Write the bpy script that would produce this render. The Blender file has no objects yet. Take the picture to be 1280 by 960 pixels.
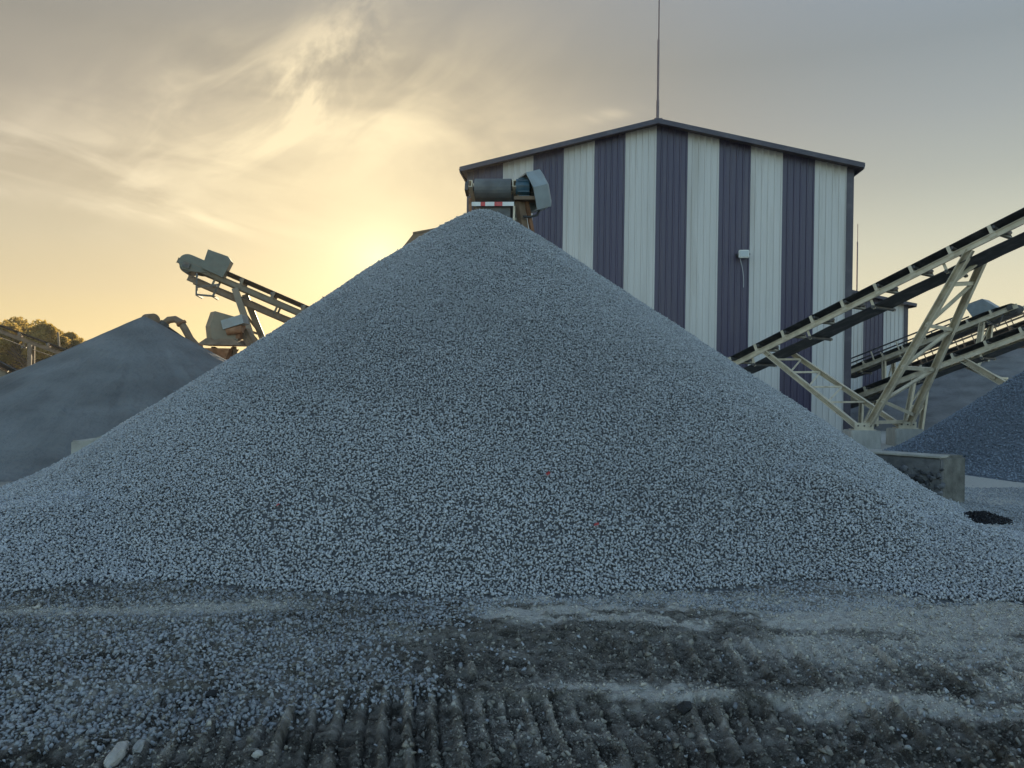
import bpy, bmesh, math, random
import numpy as np
from mathutils import Vector, Matrix

random.seed(7)
RNG = np.random.default_rng(11)
R = math.radians
scene = bpy.context.scene
COL = scene.collection

# ------------------------------------------------------------------ camera
EYE = Vector((0.0, 0.0, 1.6))
F = 960.0                      # focal length in pixels of the 1280 px wide photograph
ROLL = 0.0152
cam = bpy.data.cameras.new("camera")
camo = bpy.data.objects.new("camera", cam)
COL.objects.link(camo)
cam.sensor_width = 36.0
cam.lens = 27.0
cam.clip_start = 0.05
cam.clip_end = 5000
camo.matrix_world = Matrix.Translation(EYE) @ Matrix.Rotation(R(90), 4, 'X') @ Matrix.Rotation(ROLL, 4, 'Z')
scene.camera = camo


def P(px, py, Y):
    """Where a sight line of the photograph meets the plane at distance Y (used to survey the site)."""
    dx, up = px - 640.0, 480.0 - py
    c, s = math.cos(ROLL), math.sin(ROLL)
    x = dx * c - up * s
    z = up * c + dx * s
    return Vector((x / F * Y, Y, EYE.z + z / F * Y))


def G(px, py, z=0.0):
    """Where a sight line meets the ground."""
    d = P(px, py, 1.0) - EYE
    t = (z - EYE.z) / d.z
    return EYE + d * t


# ------------------------------------------------------------------ numpy noise
class Noise:
    def __init__(self, seed):
        self.t = np.random.default_rng(seed).random((256, 256))

    def one(self, x, y):
        xi = np.floor(x).astype(int); yi = np.floor(y).astype(int)
        fx = x - xi; fy = y - yi
        fx = fx * fx * (3 - 2 * fx); fy = fy * fy * (3 - 2 * fy)
        t = self.t
        a = t[xi & 255, yi & 255]; b = t[(xi + 1) & 255, yi & 255]
        c = t[xi & 255, (yi + 1) & 255]; d = t[(xi + 1) & 255, (yi + 1) & 255]
        return (a * (1 - fx) + b * fx) * (1 - fy) + (c * (1 - fx) + d * fx) * fy

    def __call__(self, x, y, scale=1.0, octaves=4, gain=0.5):
        s, amp, tot = 0.0, 1.0, 0.0
        f = scale
        for k in range(octaves):
            s = s + amp * self.one(x * f + 17.3 * k, y * f + 5.7 * k)
            tot += amp
            amp *= gain; f *= 2.03
        return s / tot - 0.5


N1, N2, N3, N4 = Noise(1), Noise(2), Noise(3), Noise(4)


def sstep(a, b, x):
    t = np.clip((x - a) / (b - a), 0, 1)
    return t * t * (3 - 2 * t)


# ------------------------------------------------------------------ materials
def mat(name, base, rough=0.7, metal=0.0, var=0.0, vscale=4.0, bump=0.0, bscale=40.0, stain=None, stain_amt=0.0,
        stain_scale=2.0, stretch=(1, 1, 1), spec=0.5):
    m = bpy.data.materials.new(name)
    m.use_nodes = True
    nt = m.node_tree
    bs = nt.nodes["Principled BSDF"]
    bs.inputs["Roughness"].default_value = rough
    bs.inputs["Metallic"].default_value = metal
    bs.inputs["Specular IOR Level"].default_value = spec
    L = nt.links.new
    tc = nt.nodes.new("ShaderNodeTexCoord")
    mp = nt.nodes.new("ShaderNodeMapping")
    mp.inputs["Scale"].default_value = stretch
    L(tc.outputs["Object"], mp.inputs["Vector"])
    col = None
    if var > 0:
        nz = nt.nodes.new("ShaderNodeTexNoise")
        nz.inputs["Scale"].default_value = vscale
        nz.inputs["Detail"].default_value = 6
        L(mp.outputs[0], nz.inputs["Vector"])
        mx = nt.nodes.new("ShaderNodeMix"); mx.data_type = 'RGBA'
        mx.inputs["A"].default_value = tuple(max(0, c * (1 - var)) for c in base) + (1,)
        mx.inputs["B"].default_value = tuple(min(1, c * (1 + var)) for c in base) + (1,)
        mr = nt.nodes.new("ShaderNodeMapRange")
        mr.inputs[1].default_value = 0.3; mr.inputs[2].default_value = 0.7
        L(nz.outputs["Fac"], mr.inputs[0]); L(mr.outputs[0], mx.inputs["Factor"])
        col = mx.outputs["Result"]
    if stain is not None:
        nz = nt.nodes.new("ShaderNodeTexNoise")
        nz.inputs["Scale"].default_value = stain_scale
        nz.inputs["Detail"].default_value = 8
        nz.inputs["Roughness"].default_value = 0.65
        L(mp.outputs[0], nz.inputs["Vector"])
        mr = nt.nodes.new("ShaderNodeMapRange")
        mr.inputs[1].default_value = 0.5; mr.inputs[2].default_value = 0.72
        mr.inputs[4].default_value = stain_amt
        L(nz.outputs["Fac"], mr.inputs[0])
        mx = nt.nodes.new("ShaderNodeMix"); mx.data_type = 'RGBA'
        if col is not None:
            L(col, mx.inputs["A"])
        else:
            mx.inputs["A"].default_value = tuple(base) + (1,)
        mx.inputs["B"].default_value = tuple(stain) + (1,)
        L(mr.outputs[0], mx.inputs["Factor"])
        col = mx.outputs["Result"]
    if col is not None:
        L(col, bs.inputs["Base Color"])
    else:
        bs.inputs["Base Color"].default_value = tuple(base) + (1,)
    if bump > 0:
        nz = nt.nodes.new("ShaderNodeTexNoise")
        nz.inputs["Scale"].default_value = bscale
        nz.inputs["Detail"].default_value = 6
        L(tc.outputs["Object"], nz.inputs["Vector"])
        bp = nt.nodes.new("ShaderNodeBump")
        bp.inputs["Strength"].default_value = bump
        bp.inputs["Distance"].default_value = 0.02
        L(nz.outputs["Fac"], bp.inputs["Height"])
        L(bp.outputs[0], bs.inputs["Normal"])
    return m


M = {}
M['cream'] = mat("cream_paint", (0.60, 0.515, 0.375), 0.55, 0, 0.12, 3, 0.05, 60, (0.22, 0.15, 0.09), 0.6, 2.5)
M['rubber'] = mat("belt_rubber", (0.028, 0.03, 0.034), 0.75, 0, 0.35, 3, 0.15, 30, (0.16, 0.15, 0.14), 0.45, 3)
M['tan'] = mat("cream_paint_backlit", (0.18, 0.15, 0.105), 0.6, 0, 0.15, 3, 0.05, 60, (0.20, 0.13, 0.08), 0.6, 2.5)  # the cream paint again, its backlit darkening put into the colour
M['belt_dusty'] = mat("dusty_belt", (0.12, 0.105, 0.09), 0.85, 0, 0.25, 5, 0.1, 30)
M['belt_grey'] = mat("worn_belt", (0.095, 0.10, 0.10), 0.7, 0, 0.3, 4, 0.1, 30, (0.22, 0.21, 0.19), 0.5, 3)
M['steel'] = mat("dark_steel", (0.09, 0.09, 0.09), 0.5, 0.5, 0.3, 6, 0.05, 50, (0.2, 0.12, 0.07), 0.5, 4)
M['rust'] = mat("rusty_steel", (0.23, 0.105, 0.05), 0.85, 0, 0.35, 6, 0.3, 50, (0.34, 0.24, 0.16), 0.6, 3)
M['rust_dark'] = mat("brown_steel", (0.17, 0.115, 0.075), 0.8, 0, 0.3, 5, 0.2, 40, (0.30, 0.20, 0.12), 0.5, 2)
M['guard'] = mat("grey_guard", (0.25, 0.28, 0.29), 0.45, 0.1, 0.12, 5, 0.03, 30, (0.25, 0.21, 0.17), 0.5, 3)
M['guard_green'] = mat("olive_guard", (0.105, 0.12, 0.10), 0.5, 0, 0.12, 5, 0.03, 30, (0.10, 0.08, 0.06), 0.4, 3)
M['motor'] = mat("blue_motor", (0.028, 0.085, 0.125), 0.45, 0, 0.2, 8, 0, 1, (0.12, 0.12, 0.11), 0.5, 6)
M['red'] = mat("red_paint", (0.55, 0.06, 0.06), 0.6, 0, 0.15, 6, 0, 1, (0.4, 0.36, 0.32), 0.5, 5)
M['white'] = mat("white_paint", (0.72, 0.71, 0.67), 0.55, 0, 0.08, 6, 0, 1, (0.32, 0.27, 0.22), 0.5, 4)
M['concrete'] = mat("concrete", (0.34, 0.325, 0.285), 0.9, 0, 0.3, 4, 0.5, 35, (0.17, 0.16, 0.13), 0.7, 2.2)
M['pier'] = mat("dirty_concrete", (0.135, 0.13, 0.115), 0.95, 0, 0.45, 5, 0.9, 22, (0.06, 0.06, 0.06), 0.85, 4)
M['footing'] = mat("pale_concrete", (0.42, 0.40, 0.355), 0.9, 0, 0.25, 4, 0.5, 35, (0.2, 0.185, 0.15), 0.7, 2.5, (1, 1, 0.4))
M['masonry'] = mat("stone_masonry", (0.11, 0.11, 0.11), 0.9, 0, 0.4, 6, 0.7, 18, (0.05, 0.05, 0.06), 0.8, 5)
M['clad_white'] = mat("white_cladding", (0.53, 0.505, 0.475), 0.5, 0.0, 0.06, 1.2, 0, 1, (0.36, 0.325, 0.28), 0.6, 1.6, (1.5, 1.5, 0.12))
M['clad_dark'] = mat("aubergine_cladding", (0.046, 0.035, 0.072), 0.42, 0.0, 0.10, 1.2, 0, 1, (0.095, 0.078, 0.095), 0.6, 1.6, (1.5, 1.5, 0.12))
M['trim'] = mat("dark_trim", (0.045, 0.036, 0.052), 0.5, 0, 0.12, 2, 0, 1, (0.13, 0.12, 0.12), 0.4, 2)
M['roof'] = mat("roof_sheet", (0.07, 0.05, 0.055), 0.5, 0, 0.15, 2, 0, 1, (0.16, 0.13, 0.11), 0.4, 2)
M['mast'] = mat("mast_steel", (0.17, 0.12, 0.12), 0.5, 0.4, 0.15, 3)
M['lamp'] = mat("floodlight_shell", (0.66, 0.66, 0.62), 0.45, 0, 0.06, 6)
M['lamp_glass'] = mat("floodlight_glass", (0.35, 0.38, 0.40), 0.15)
M['cable'] = mat("grey_cable", (0.36, 0.36, 0.37), 0.6)
M['black_cable'] = mat("black_cable", (0.03, 0.03, 0.03), 0.6)
M['rock'] = mat("pale_rock", (0.40, 0.38, 0.34), 0.95, 0, 0.25, 12, 0.5, 40, (0.2, 0.17, 0.13), 0.6, 9)
M['rock_grey'] = mat("grey_rock", (0.26, 0.26, 0.25), 0.95, 0, 0.25, 12, 0.5, 40)
M['clod'] = mat("black_clod", (0.018, 0.018, 0.02), 0.95, 0, 0.4, 20, 0.5, 50)
M['bark'] = mat("bark", (0.12, 0.085, 0.06), 0.95, 0, 0.3, 8, 0.5, 20)


def stone_mat(name, base, var, lo=0.55):
    """Crushed stone: each stone has its own grey from the 'tone' attribute, plus a fine mineral speckle."""
    m = bpy.data.materials.new(name); m.use_nodes = True
    nt = m.node_tree; L = nt.links.new
    bs = nt.nodes["Principled BSDF"]
    bs.inputs["Roughness"].default_value = 0.9
    bs.inputs["Specular IOR Level"].default_value = 0.25
    at = nt.nodes.new("ShaderNodeAttribute"); at.attribute_name = "tone"
    rp = nt.nodes.new("ShaderNodeValToRGB")
    b = base
    rp.color_ramp.elements[0].position = 0.0
    rp.color_ramp.elements[0].color = (b[0] * lo, b[1] * lo, b[2] * lo, 1)
    rp.color_ramp.elements[1].position = 1.0
    rp.color_ramp.elements[1].color = (min(1, b[0] * (1 + var)), min(1, b[1] * (1 + var)), min(1, b[2] * (1 + var)), 1)
    e = rp.color_ramp.elements.new(0.5); e.color = (*b, 1)
    L(at.outputs["Fac"], rp.inputs[0])
    tc = nt.nodes.new("ShaderNodeTexCoord")
    nz = nt.nodes.new("ShaderNodeTexNoise"); nz.inputs["Scale"].default_value = 90; nz.inputs["Detail"].default_value = 3
    L(tc.outputs["Object"], nz.inputs["Vector"])
    mr = nt.nodes.new("ShaderNodeMapRange")
    mr.inputs[1].default_value = 0.25; mr.inputs[2].default_value = 0.75; mr.inputs[3].default_value = 0.72; mr.inputs[4].default_value = 1.2
    L(nz.outputs["Fac"], mr.inputs[0])
    mx = nt.nodes.new("ShaderNodeMix"); mx.data_type = 'RGBA'; mx.blend_type = 'MULTIPLY'
    mx.inputs["Factor"].default_value = 1
    L(rp.outputs[0], mx.inputs["A"]); L(mr.outputs[0], mx.inputs["B"])
    L(mx.outputs["Result"], bs.inputs["Base Color"])
    return m


M['stone'] = stone_mat("crushed_stone", (0.385, 0.395, 0.405), 0.32)
M['core_shade'] = stone_mat("stone_core_shade", (0.13, 0.132, 0.135), 0.3)  # pile core: shade of the gaps between stones put into its dark colour
M['stone_blue'] = stone_mat("fine_blue_stone", (0.205, 0.24, 0.285), 0.5, 0.4)
M['dark_stone'] = stone_mat("dark_wall_stone", (0.07, 0.072, 0.078), 1.3, 0.3)
M['stone_black'] = stone_mat("black_chips", (0.022, 0.022, 0.025), 0.6)


def sand_mat(name, base, scale):
    m = mat(name, base, 0.95, 0, 0.30, 1.1, 0.0, 1, tuple(c * 0.66 for c in base), 0.7, 2.2, (1, 1, 2.2), 0.2)
    nt = m.node_tree; L = nt.links.new
    bs = nt.nodes["Principled BSDF"]
    tc = nt.nodes.new("ShaderNodeTexCoord")
    prev = None
    for sc, di in ((scale, 0.035), (scale * 5, 0.012), (scale * 0.25, 0.10)):
        nz = nt.nodes.new("ShaderNodeTexNoise"); nz.inputs["Scale"].default_value = sc; nz.inputs["Detail"].default_value = 5
        L(tc.outputs["Object"], nz.inputs["Vector"])
        bp = nt.nodes.new("ShaderNodeBump"); bp.inputs["Strength"].default_value = 0.6; bp.inputs["Distance"].default_value = di
        L(nz.outputs["Fac"], bp.inputs["Height"])
        if prev is not None:
            L(prev.outputs[0], bp.inputs["Normal"])
        prev = bp
    L(prev.outputs[0], bs.inputs["Normal"])
    return m


M['sand'] = sand_mat("grey_sand", (0.155, 0.16, 0.158), 12)
M['sand_dark'] = sand_mat("dark_sand", (0.20, 0.195, 0.19), 8)


# ------------------------------------------------------------------ mesh building
class MB:
    def __init__(self):
        self.v = []; self.f = []; self.smooth = []

    def add(self, vs, fs, smooth=False):
        o = len(self.v)
        self.v += [tuple(p) for p in vs]
        for f in fs:
            self.f.append([i + o for i in f]); self.smooth.append(smooth)
        return self

    def box(self, c, a, b, d):
        """Box with centre c and full-length edge vectors a, b, d."""
        c, a, b, d = Vector(c), Vector(a) / 2, Vector(b) / 2, Vector(d) / 2
        if a.cross(b).dot(d) < 0:
            a = -a
        vs = [c + a * i + b * j + d * k for k in (-1, 1) for j in (-1, 1) for i in (-1, 1)]
        fs = [(0, 2, 3, 1), (4, 5, 7, 6), (0, 1, 5, 4), (2, 6, 7, 3), (0, 4, 6, 2), (1, 3, 7, 5)]
        return self.add(vs, fs)

    def beam(self, p, q, w, h, up=(0, 0, 1)):
        p, q = Vector(p), Vector(q)
        d = q - p
        s = d.cross(Vector(up))
        if s.length < 1e-6:
            s = d.cross(Vector((0, 1, 0)))
        s.normalize()
        u = s.cross(d).normalized()
        return self.box((p + q) / 2, d, s * w, u * h)

    def prism(self, prof, p, q, a, b, smooth=False):
        """Extrude a 2-D outline (coordinates along a and b) from p to q, with end caps."""
        p, q, a, b = Vector(p), Vector(q), Vector(a), Vector(b)
        n = len(prof)
        area = sum(prof[i][0] * prof[(i + 1) % n][1] - prof[(i + 1) % n][0] * prof[i][1] for i in range(n))
        if (area > 0) != (a.cross(b).dot(q - p) > 0):
            prof = prof[::-1]
        vs = [p + a * x + b * y for x, y in prof] + [q + a * x + b * y for x, y in prof]
        fs = [(i, (i + 1) % n, n + (i + 1) % n, n + i) for i in range(n)]
        self.add(vs, fs, smooth)
        self.add(vs, [tuple(range(n))[::-1], tuple(range(n, 2 * n))])
        return self

    def tube(self, p, q, r, n=10, r2=None):
        p, q = Vector(p), Vector(q)
        d = (q - p).normalized()
        a = d.orthogonal().normalized(); b = d.cross(a)
        r2 = r if r2 is None else r2
        ring = [(math.cos(2 * math.pi * i / n), math.sin(2 * math.pi * i / n)) for i in range(n)]
        vs = [p + (a * x + b * y) * r for x, y in ring] + [q + (a * x + b * y) * r2 for x, y in ring]
        self.add(vs, [(i, (i + 1) % n, n + (i + 1) % n, n + i) for i in range(n)], True)
        self.add(vs, [tuple(range(n))[::-1], tuple(range(n, 2 * n))])
        return self

    def pipe(self, pts, r, n=8):
        pts = [Vector(p) for p in pts]
        rings = []
        a = None
        for i, p in enumerate(pts):
            d = (pts[min(i + 1, len(pts) - 1)] - pts[max(i - 1, 0)]).normalized()
            a = d.orthogonal().normalized() if a is None else (a - d * a.dot(d)).normalized()
            b = d.cross(a)
            rr = r[i] if isinstance(r, (list, tuple)) else r
            rings.append([p + (a * math.cos(2 * math.pi * k / n) + b * math.sin(2 * math.pi * k / n)) * rr for k in range(n)])
        vs = [v for ring in rings for v in ring]
        fs = []
        for i in range(len(pts) - 1):
            for k in range(n):
                fs.append((i * n + k, i * n + (k + 1) % n, (i + 1) * n + (k + 1) % n, (i + 1) * n + k))
        self.add(vs, fs, True)
        self.add(vs, [tuple(range(n))[::-1], tuple(range(len(vs) - n, len(vs)))])
        return self

    def build(self, name, m, parent=None, loc=None, bevel=0.0):
        o0 = Vector(loc) if loc is not None else (Vector(parent['_base']) if parent is not None else Vector((0, 0, 0)))
        me = bpy.data.meshes.new(name)
        me.from_pydata([tuple(Vector(v) - o0) for v in self.v], [], self.f)
        me.polygons.foreach_set("use_smooth", self.smooth)
        if bevel > 0:
            bm = bmesh.new(); bm.from_mesh(me)
            bmesh.ops.remove_doubles(bm, verts=bm.verts, dist=1e-5)
            es = [e for e in bm.edges if len(e.link_faces) == 2 and e.calc_face_angle(0) > 0.5]
            bmesh.ops.bevel(bm, geom=es, offset=bevel, segments=2, affect='EDGES', clamp_overlap=True)
            bm.to_mesh(me); bm.free()
        me.materials.append(M[m] if isinstance(m, str) else m)
        me.update()
        ob = bpy.data.objects.new(name, me)
        COL.objects.link(ob)
        if parent is not None:
            ob.parent = parent
            if loc is not None:
                ob.location = Vector(loc) - Vector(parent['_base'])
        else:
            ob.location = o0
        return ob


def tag(o, label, cat, group=None, kind=None):
    if label: o['label'] = label
    if cat: o['category'] = cat
    if group: o['group'] = group
    if kind: o['kind'] = kind
    return o


def thing(name, label, cat, loc, group=None):
    o = bpy.data.objects.new(name, None)
    COL.objects.link(o)
    o.location = loc
    o.empty_display_size = 0.3
    o['_base'] = tuple(loc)
    return tag(o, label, cat, group)


def np_mesh(name, verts, loop_verts, loop_start, loop_total, mats, mat_idx=None, tone=None, smooth=None):
    me = bpy.data.meshes.new(name)
    me.vertices.add(len(verts)); me.vertices.foreach_set("co", np.ascontiguousarray(verts, np.float32).ravel())
    me.loops.add(len(loop_verts)); me.loops.foreach_set("vertex_index", np.ascontiguousarray(loop_verts, np.int32))
    me.polygons.add(len(loop_start))
    me.polygons.foreach_set("loop_start", np.ascontiguousarray(loop_start, np.int32))
    if mat_idx is not None:
        me.polygons.foreach_set("material_index", np.ascontiguousarray(mat_idx, np.int32))
    if smooth is not None:
        me.polygons.foreach_set("use_smooth", np.ascontiguousarray(smooth, bool))
    for m in mats:
        me.materials.append(m)
    if tone is not None:
        a = me.attributes.new("tone", 'FLOAT', 'POINT')
        a.data.foreach_set("value", np.ascontiguousarray(tone, np.float32))
    me.update(calc_edges=True)
    me.validate()
    ob = bpy.data.objects.new(name, me)
    COL.objects.link(ob)
    return ob


# ------------------------------------------------------------------ stones
def stone_library(n=28, npts=10):
    lib = []
    for k in range(n):
        rs = np.random.default_rng(100 + k)
        pts = rs.normal(size=(npts, 3)); pts /= np.linalg.norm(pts, axis=1)[:, None]
        pts *= (0.78 + 0.3 * rs.random((npts, 1)))
        pts *= np.array([1.0, 0.62 + 0.3 * rs.random(), 0.5 + 0.28 * rs.random()])
        bm = bmesh.new()
        for p in pts: bm.verts.new(p)
        r = bmesh.ops.convex_hull(bm, input=bm.verts)
        bad = [g for g in r['geom_interior'] if isinstance(g, bmesh.types.BMVert)]
        bmesh.ops.delete(bm, geom=bad, context='VERTS')
        bmesh.ops.triangulate(bm, faces=bm.faces)
        bm.verts.index_update()
        v = np.array([q.co[:] for q in bm.verts]); f = np.array([[q.index for q in fc.verts] for fc in bm.faces])
        bm.free()
        lib.append((v, f))
    return lib


LIB = stone_library()


def rand_rot(n):
    q = RNG.normal(size=(n, 4)); q /= np.linalg.norm(q, axis=1)[:, None]
    w, x, y, z = q.T
    return np.stack([np.stack([1 - 2 * (y * y + z * z), 2 * (x * y - z * w), 2 * (x * z + y * w)], -1),
                     np.stack([2 * (x * y + z * w), 1 - 2 * (x * x + z * z), 2 * (y * z - x * w)], -1),
                     np.stack([2 * (x * z - y * w), 2 * (y * z + x * w), 1 - 2 * (x * x + y * y)], -1)], 1)


def stones(pos, half):
    """Stones of half-length `half` at `pos` -> vertices, triangles, tone per vertex."""
    n = len(pos)
    kind = RNG.integers(0, len(LIB), n)
    V, T, C = [], [], []
    off = 0
    for k, (v, f) in enumerate(LIB):
        idx = np.nonzero(kind == k)[0]
        if len(idx) == 0: continue
        rot = rand_rot(len(idx))
        vv = np.einsum('nij,vj->nvi', rot, v) * half[idx][:, None, None] + pos[idx][:, None, :]
        nv = len(v)
        V.append(vv.reshape(-1, 3))
        T.append((f[None] + (np.arange(len(idx)) * nv)[:, None, None] + off).reshape(-1, 3))
        tone = np.clip(RNG.normal(0.5, 0.2, len(idx)), 0, 1)
        C.append(np.repeat(tone, nv))
        off += nv * len(idx)
    return np.concatenate(V), np.concatenate(T), np.concatenate(C)


def grid_mesh(xs, ys, hf):
    X, Y = np.meshgrid(xs, ys)
    Z = hf(X, Y)
    v = np.stack([X.ravel(), Y.ravel(), Z.ravel()], 1)
    nx, ny = len(xs), len(ys)
    i = (np.arange(ny - 1)[:, None] * nx + np.arange(nx - 1)[None]).ravel()
    q = np.stack([i, i + 1, i + 1 + nx, i + nx], 1)
    return v, q


# ------------------------------------------------------------------ ground
GDIR = math.radians(7.7)                         # cleat marks point a little left of the view


def track_mask(x, y):
    """Bands the tracked machine drove along (it went left to right)."""
    yl = y + 0.02 * x
    m1 = sstep(3.98, 3.86, yl + 0.10 * N2(x, y, 1.7, 3)) * sstep(2.2, 2.4, yl)
    m2 = sstep(4.12, 4.2, yl + 0.10 * N2(x, y, 1.3, 3)) * sstep(5.0, 4.8, yl + 0.15 * N1(x, y, 1.5, 3)) * sstep(-0.9, -0.3, x)
    return m1, m2


def cleats(x, y):
    """Prints of the track's cleats: worn, uneven and run over twice toward the right."""
    hsh = lambda k, q: np.abs(np.sin(k * 12.9898 + q) * 43758.5453) % 1.0
    def run(ang, pitch, q):
        s = x * math.cos(ang) + y * math.sin(ang) + 0.045 * N1(x, y, 2.2, 3) + 0.012 * N2(x, y, 11, 2)
        ph = s / pitch
        k = np.floor(ph); saw = ph - k
        wd = 0.36 + 0.18 * hsh(k, q)
        r = np.where(saw < wd, np.sin(np.clip(saw / wd, 0, 1) * math.pi), 0.0) * (0.45 + 0.65 * hsh(k, q + 2.0))
        r = r * np.clip(0.95 + 1.7 * N3(x, y, 2.6, 2), 0.15, 1.2)
        return r, saw - wd
    r1, s1 = run(GDIR, 0.115, 0.3)
    r2, s2 = run(GDIR - 0.20, 0.128, 1.7)
    w = sstep(0.2, 1.1, x + 0.5 * N4(x, y, 1.0, 3))
    return np.maximum(r1 * (1 - w), r2 * w * 1.15), np.where(w > 0.5, s2, s1) + 0.30


def dust_mask(x, y):
    nz = N1(x * 0.55, y * 1.6, 1.0, 5)
    nf = N3(x * 0.8, y * 2.2, 3.2, 5)
    # pale strip of limestone dust along the pile's toe
    a = sstep(-0.5, 0.15, x) * sstep(5.0, 5.28, y) * sstep(6.2, 5.7, y)
    # pale smear between the two tracks, widening to the right
    yc = 4.02 - 0.02 * x + 0.02 * np.sin(x * 3)
    wd = 0.06 + 0.09 * np.clip(x - 0.3, 0, 2)
    b = np.exp(-((y - yc) / wd) ** 2) * sstep(-0.2, 0.7, x)
    b2 = np.exp(-((y - 4.75) / 0.22) ** 2) * sstep(1.1, 2.2, x) * 0.8
    # pale patch on the left between the spilled stones
    c = np.exp(-((y - (5.28 + 0.13 * (x + 2.8))) / 0.13) ** 2) * sstep(-1.3, -1.9, x) * 0.85
    d = np.maximum.reduce([a, b, b2, c])
    d = 1.15 * d * np.clip(0.85 + 1.7 * nz + 2.2 * nf, 0, 1.1)
    m1, m2 = track_mask(x, y)
    ridge, saw = cleats(x, y)
    crust = (m1 * 0.42 + m2 * 0.22) * ridge * np.clip(0.5 + 2.6 * N4(x, y, 2.2, 4), 0, 1.3)
    far = sstep(6.0, 8.5, y) * 0.42 + sstep(3.2, 4.6, x) * sstep(5.5, 6.5, y) * 0.2
    spillbed = sstep(-0.3, -1.2, x) * sstep(3.3, 3.6, y) * 0.04
    right = spillbed + sstep(0.2, 2.2, x) * sstep(3.9, 4.4, y) * 0.26
    fine = N4(x, y * 1.5, 9.0, 4, 0.6)
    t = d + crust + far + right + 0.23 + 0.55 * nz + 0.5 * nf + 1.0 * fine + 0.5 * N2(x, y * 1.3, 24.0, 3, 0.6)
    return np.clip(t, 0.0, 1.0)


def ground_h(x, y):
    near = sstep(14, 7, np.hypot(x, y - 3))
    z = 0.03 * N1(x, y, 0.6, 3) + near * (0.045 * N2(x, y, 3, 4) + 0.060 * N3(x, y, 16, 5, 0.65))
    m1, m2 = track_mask(x, y)
    # distance across the cleat marks
    ridge, saw = cleats(x, y)
    breakup = np.clip(0.9 + 1.9 * N4(x, y, 2.6, 3), 0.25, 1.35)
    furrow = np.exp(-((saw - 0.36) / 0.05) ** 2)
    z = z + near * (m1 * (ridge * 0.038 - furrow * 0.030) * breakup - m1 * 0.020 + m2 * (ridge * 0.024 * breakup - 0.015))
    # crumbled lips pushed up at the tracks' edges
    yc = 3.97 - 0.02 * x + 0.05 * N2(x, y, 1.3, 3)
    z = z + near * 0.040 * np.exp(-((y - yc) / 0.05) ** 2) * np.clip(0.5 + 2.8 * N3(x, y, 1.6, 2), 0, 1.4)
    yc = 4.93 - 0.03 * x + 0.10 * N1(x, y, 0.9, 3)
    z = z + near * 0.025 * np.exp(-((y - yc) / 0.06) ** 2) * np.clip(0.4 + 3 * N4(x, y, 1.3, 2), 0, 1.4)
    return z


def axis(lo, hi, step, far_lo, far_hi):
    mid = list(np.arange(lo, hi, step))
    a, s = lo, step
    left = []
    while a > far_lo:
        s *= 1.22; a -= s; left.append(a)
    b, s = mid[-1], step
    right = []
    while b < far_hi:
        s *= 1.22; b += s; right.append(b)
    return np.array(left[::-1] + mid + right)


xs = axis(-4.4, 4.6, 0.0095, -400, 400)
ys = axis(2.7, 6.2, 0.0085, -80, 600)
gv, gq = grid_mesh(xs, ys, ground_h)
dust = dust_mask(gv[:, 0], gv[:, 1])
nq = len(gq)
ground = np_mesh("ground", gv, gq.ravel(), np.arange(nq) * 4, None, [], None, None, np.ones(nq, bool))
at = ground.data.attributes.new("dust", 'FLOAT', 'POINT'); at.data.foreach_set("value", dust.astype(np.float32))
gm = bpy.data.materials.new("quarry_ground"); gm.use_nodes = True
nt = gm.node_tree; L = nt.links.new
bs = nt.nodes["Principled BSDF"]; bs.inputs["Roughness"].default_value = 0.95; bs.inputs["Specular IOR Level"].default_value = 0.2
a_ = nt.nodes.new("ShaderNodeAttribute"); a_.attribute_name = "dust"
tc = nt.nodes.new("ShaderNodeTexCoord")
nz = nt.nodes.new("ShaderNodeTexNoise"); nz.inputs["Scale"].default_value = 22; nz.inputs["Detail"].default_value = 8; nz.inputs["Roughness"].default_value = 0.7
L(tc.outputs["Object"], nz.inputs["Vector"])
ma = nt.nodes.new("ShaderNodeMath"); ma.operation = 'MULTIPLY_ADD'; ma.inputs[1].default_value = 1.1; ma.inputs[2].default_value = -0.55
L(nz.outputs["Fac"], ma.inputs[0])
ad = nt.nodes.new("ShaderNodeMath"); ad.operation = 'ADD'
L(a_.outputs["Fac"], ad.inputs[0]); L(ma.outputs[0], ad.inputs[1])
rp = nt.nodes.new("ShaderNodeValToRGB")
els = rp.color_ramp.elements
els[0].position = 0.0; els[0].color = (0.052, 0.047, 0.039, 1)
els[1].position = 1.0; els[1].color = (0.56, 0.53, 0.475, 1)
e = els.new(0.25); e.color = (0.150, 0.137, 0.116, 1)
e = els.new(0.55); e.color = (0.25, 0.232, 0.203, 1)
L(ad.outputs[0], rp.inputs[0]); L(rp.outputs[0], bs.inputs["Base Color"])
n2 = nt.nodes.new("ShaderNodeTexNoise"); n2.inputs["Scale"].default_value = 75; n2.inputs["Detail"].default_value = 10; n2.inputs["Roughness"].default_value = 0.75
L(tc.outputs["Object"], n2.inputs["Vector"])
bp = nt.nodes.new("ShaderNodeBump"); bp.inputs["Strength"].default_value = 1.0; bp.inputs["Distance"].default_value = 0.03
L(n2.outputs["Fac"], bp.inputs["Height"]); L(bp.outputs[0], bs.inputs["Normal"])
ground.data.materials.append(gm)
tag(ground, None, None, kind='structure')

# ------------------------------------------------------------------ the big gravel pile
D0 = 12.8
apex = P(605, 249, D0)
TAN = 0.668
CX, CY, CH = apex.x, D0, apex.z
Q2 = None


def cone(x, y, cx, cy, h, t, rnd, flare):
    r = np.hypot(x - cx, y - cy)
    z = h - t * (np.sqrt(r * r + rnd * rnd) - 0.25 * rnd)
    # concave toe: soft plus
    k = flare
    return np.where(z > 3 * k, z, k * np.log1p(np.exp(np.clip(z / k, -40, 3)))) - 0.03


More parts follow.
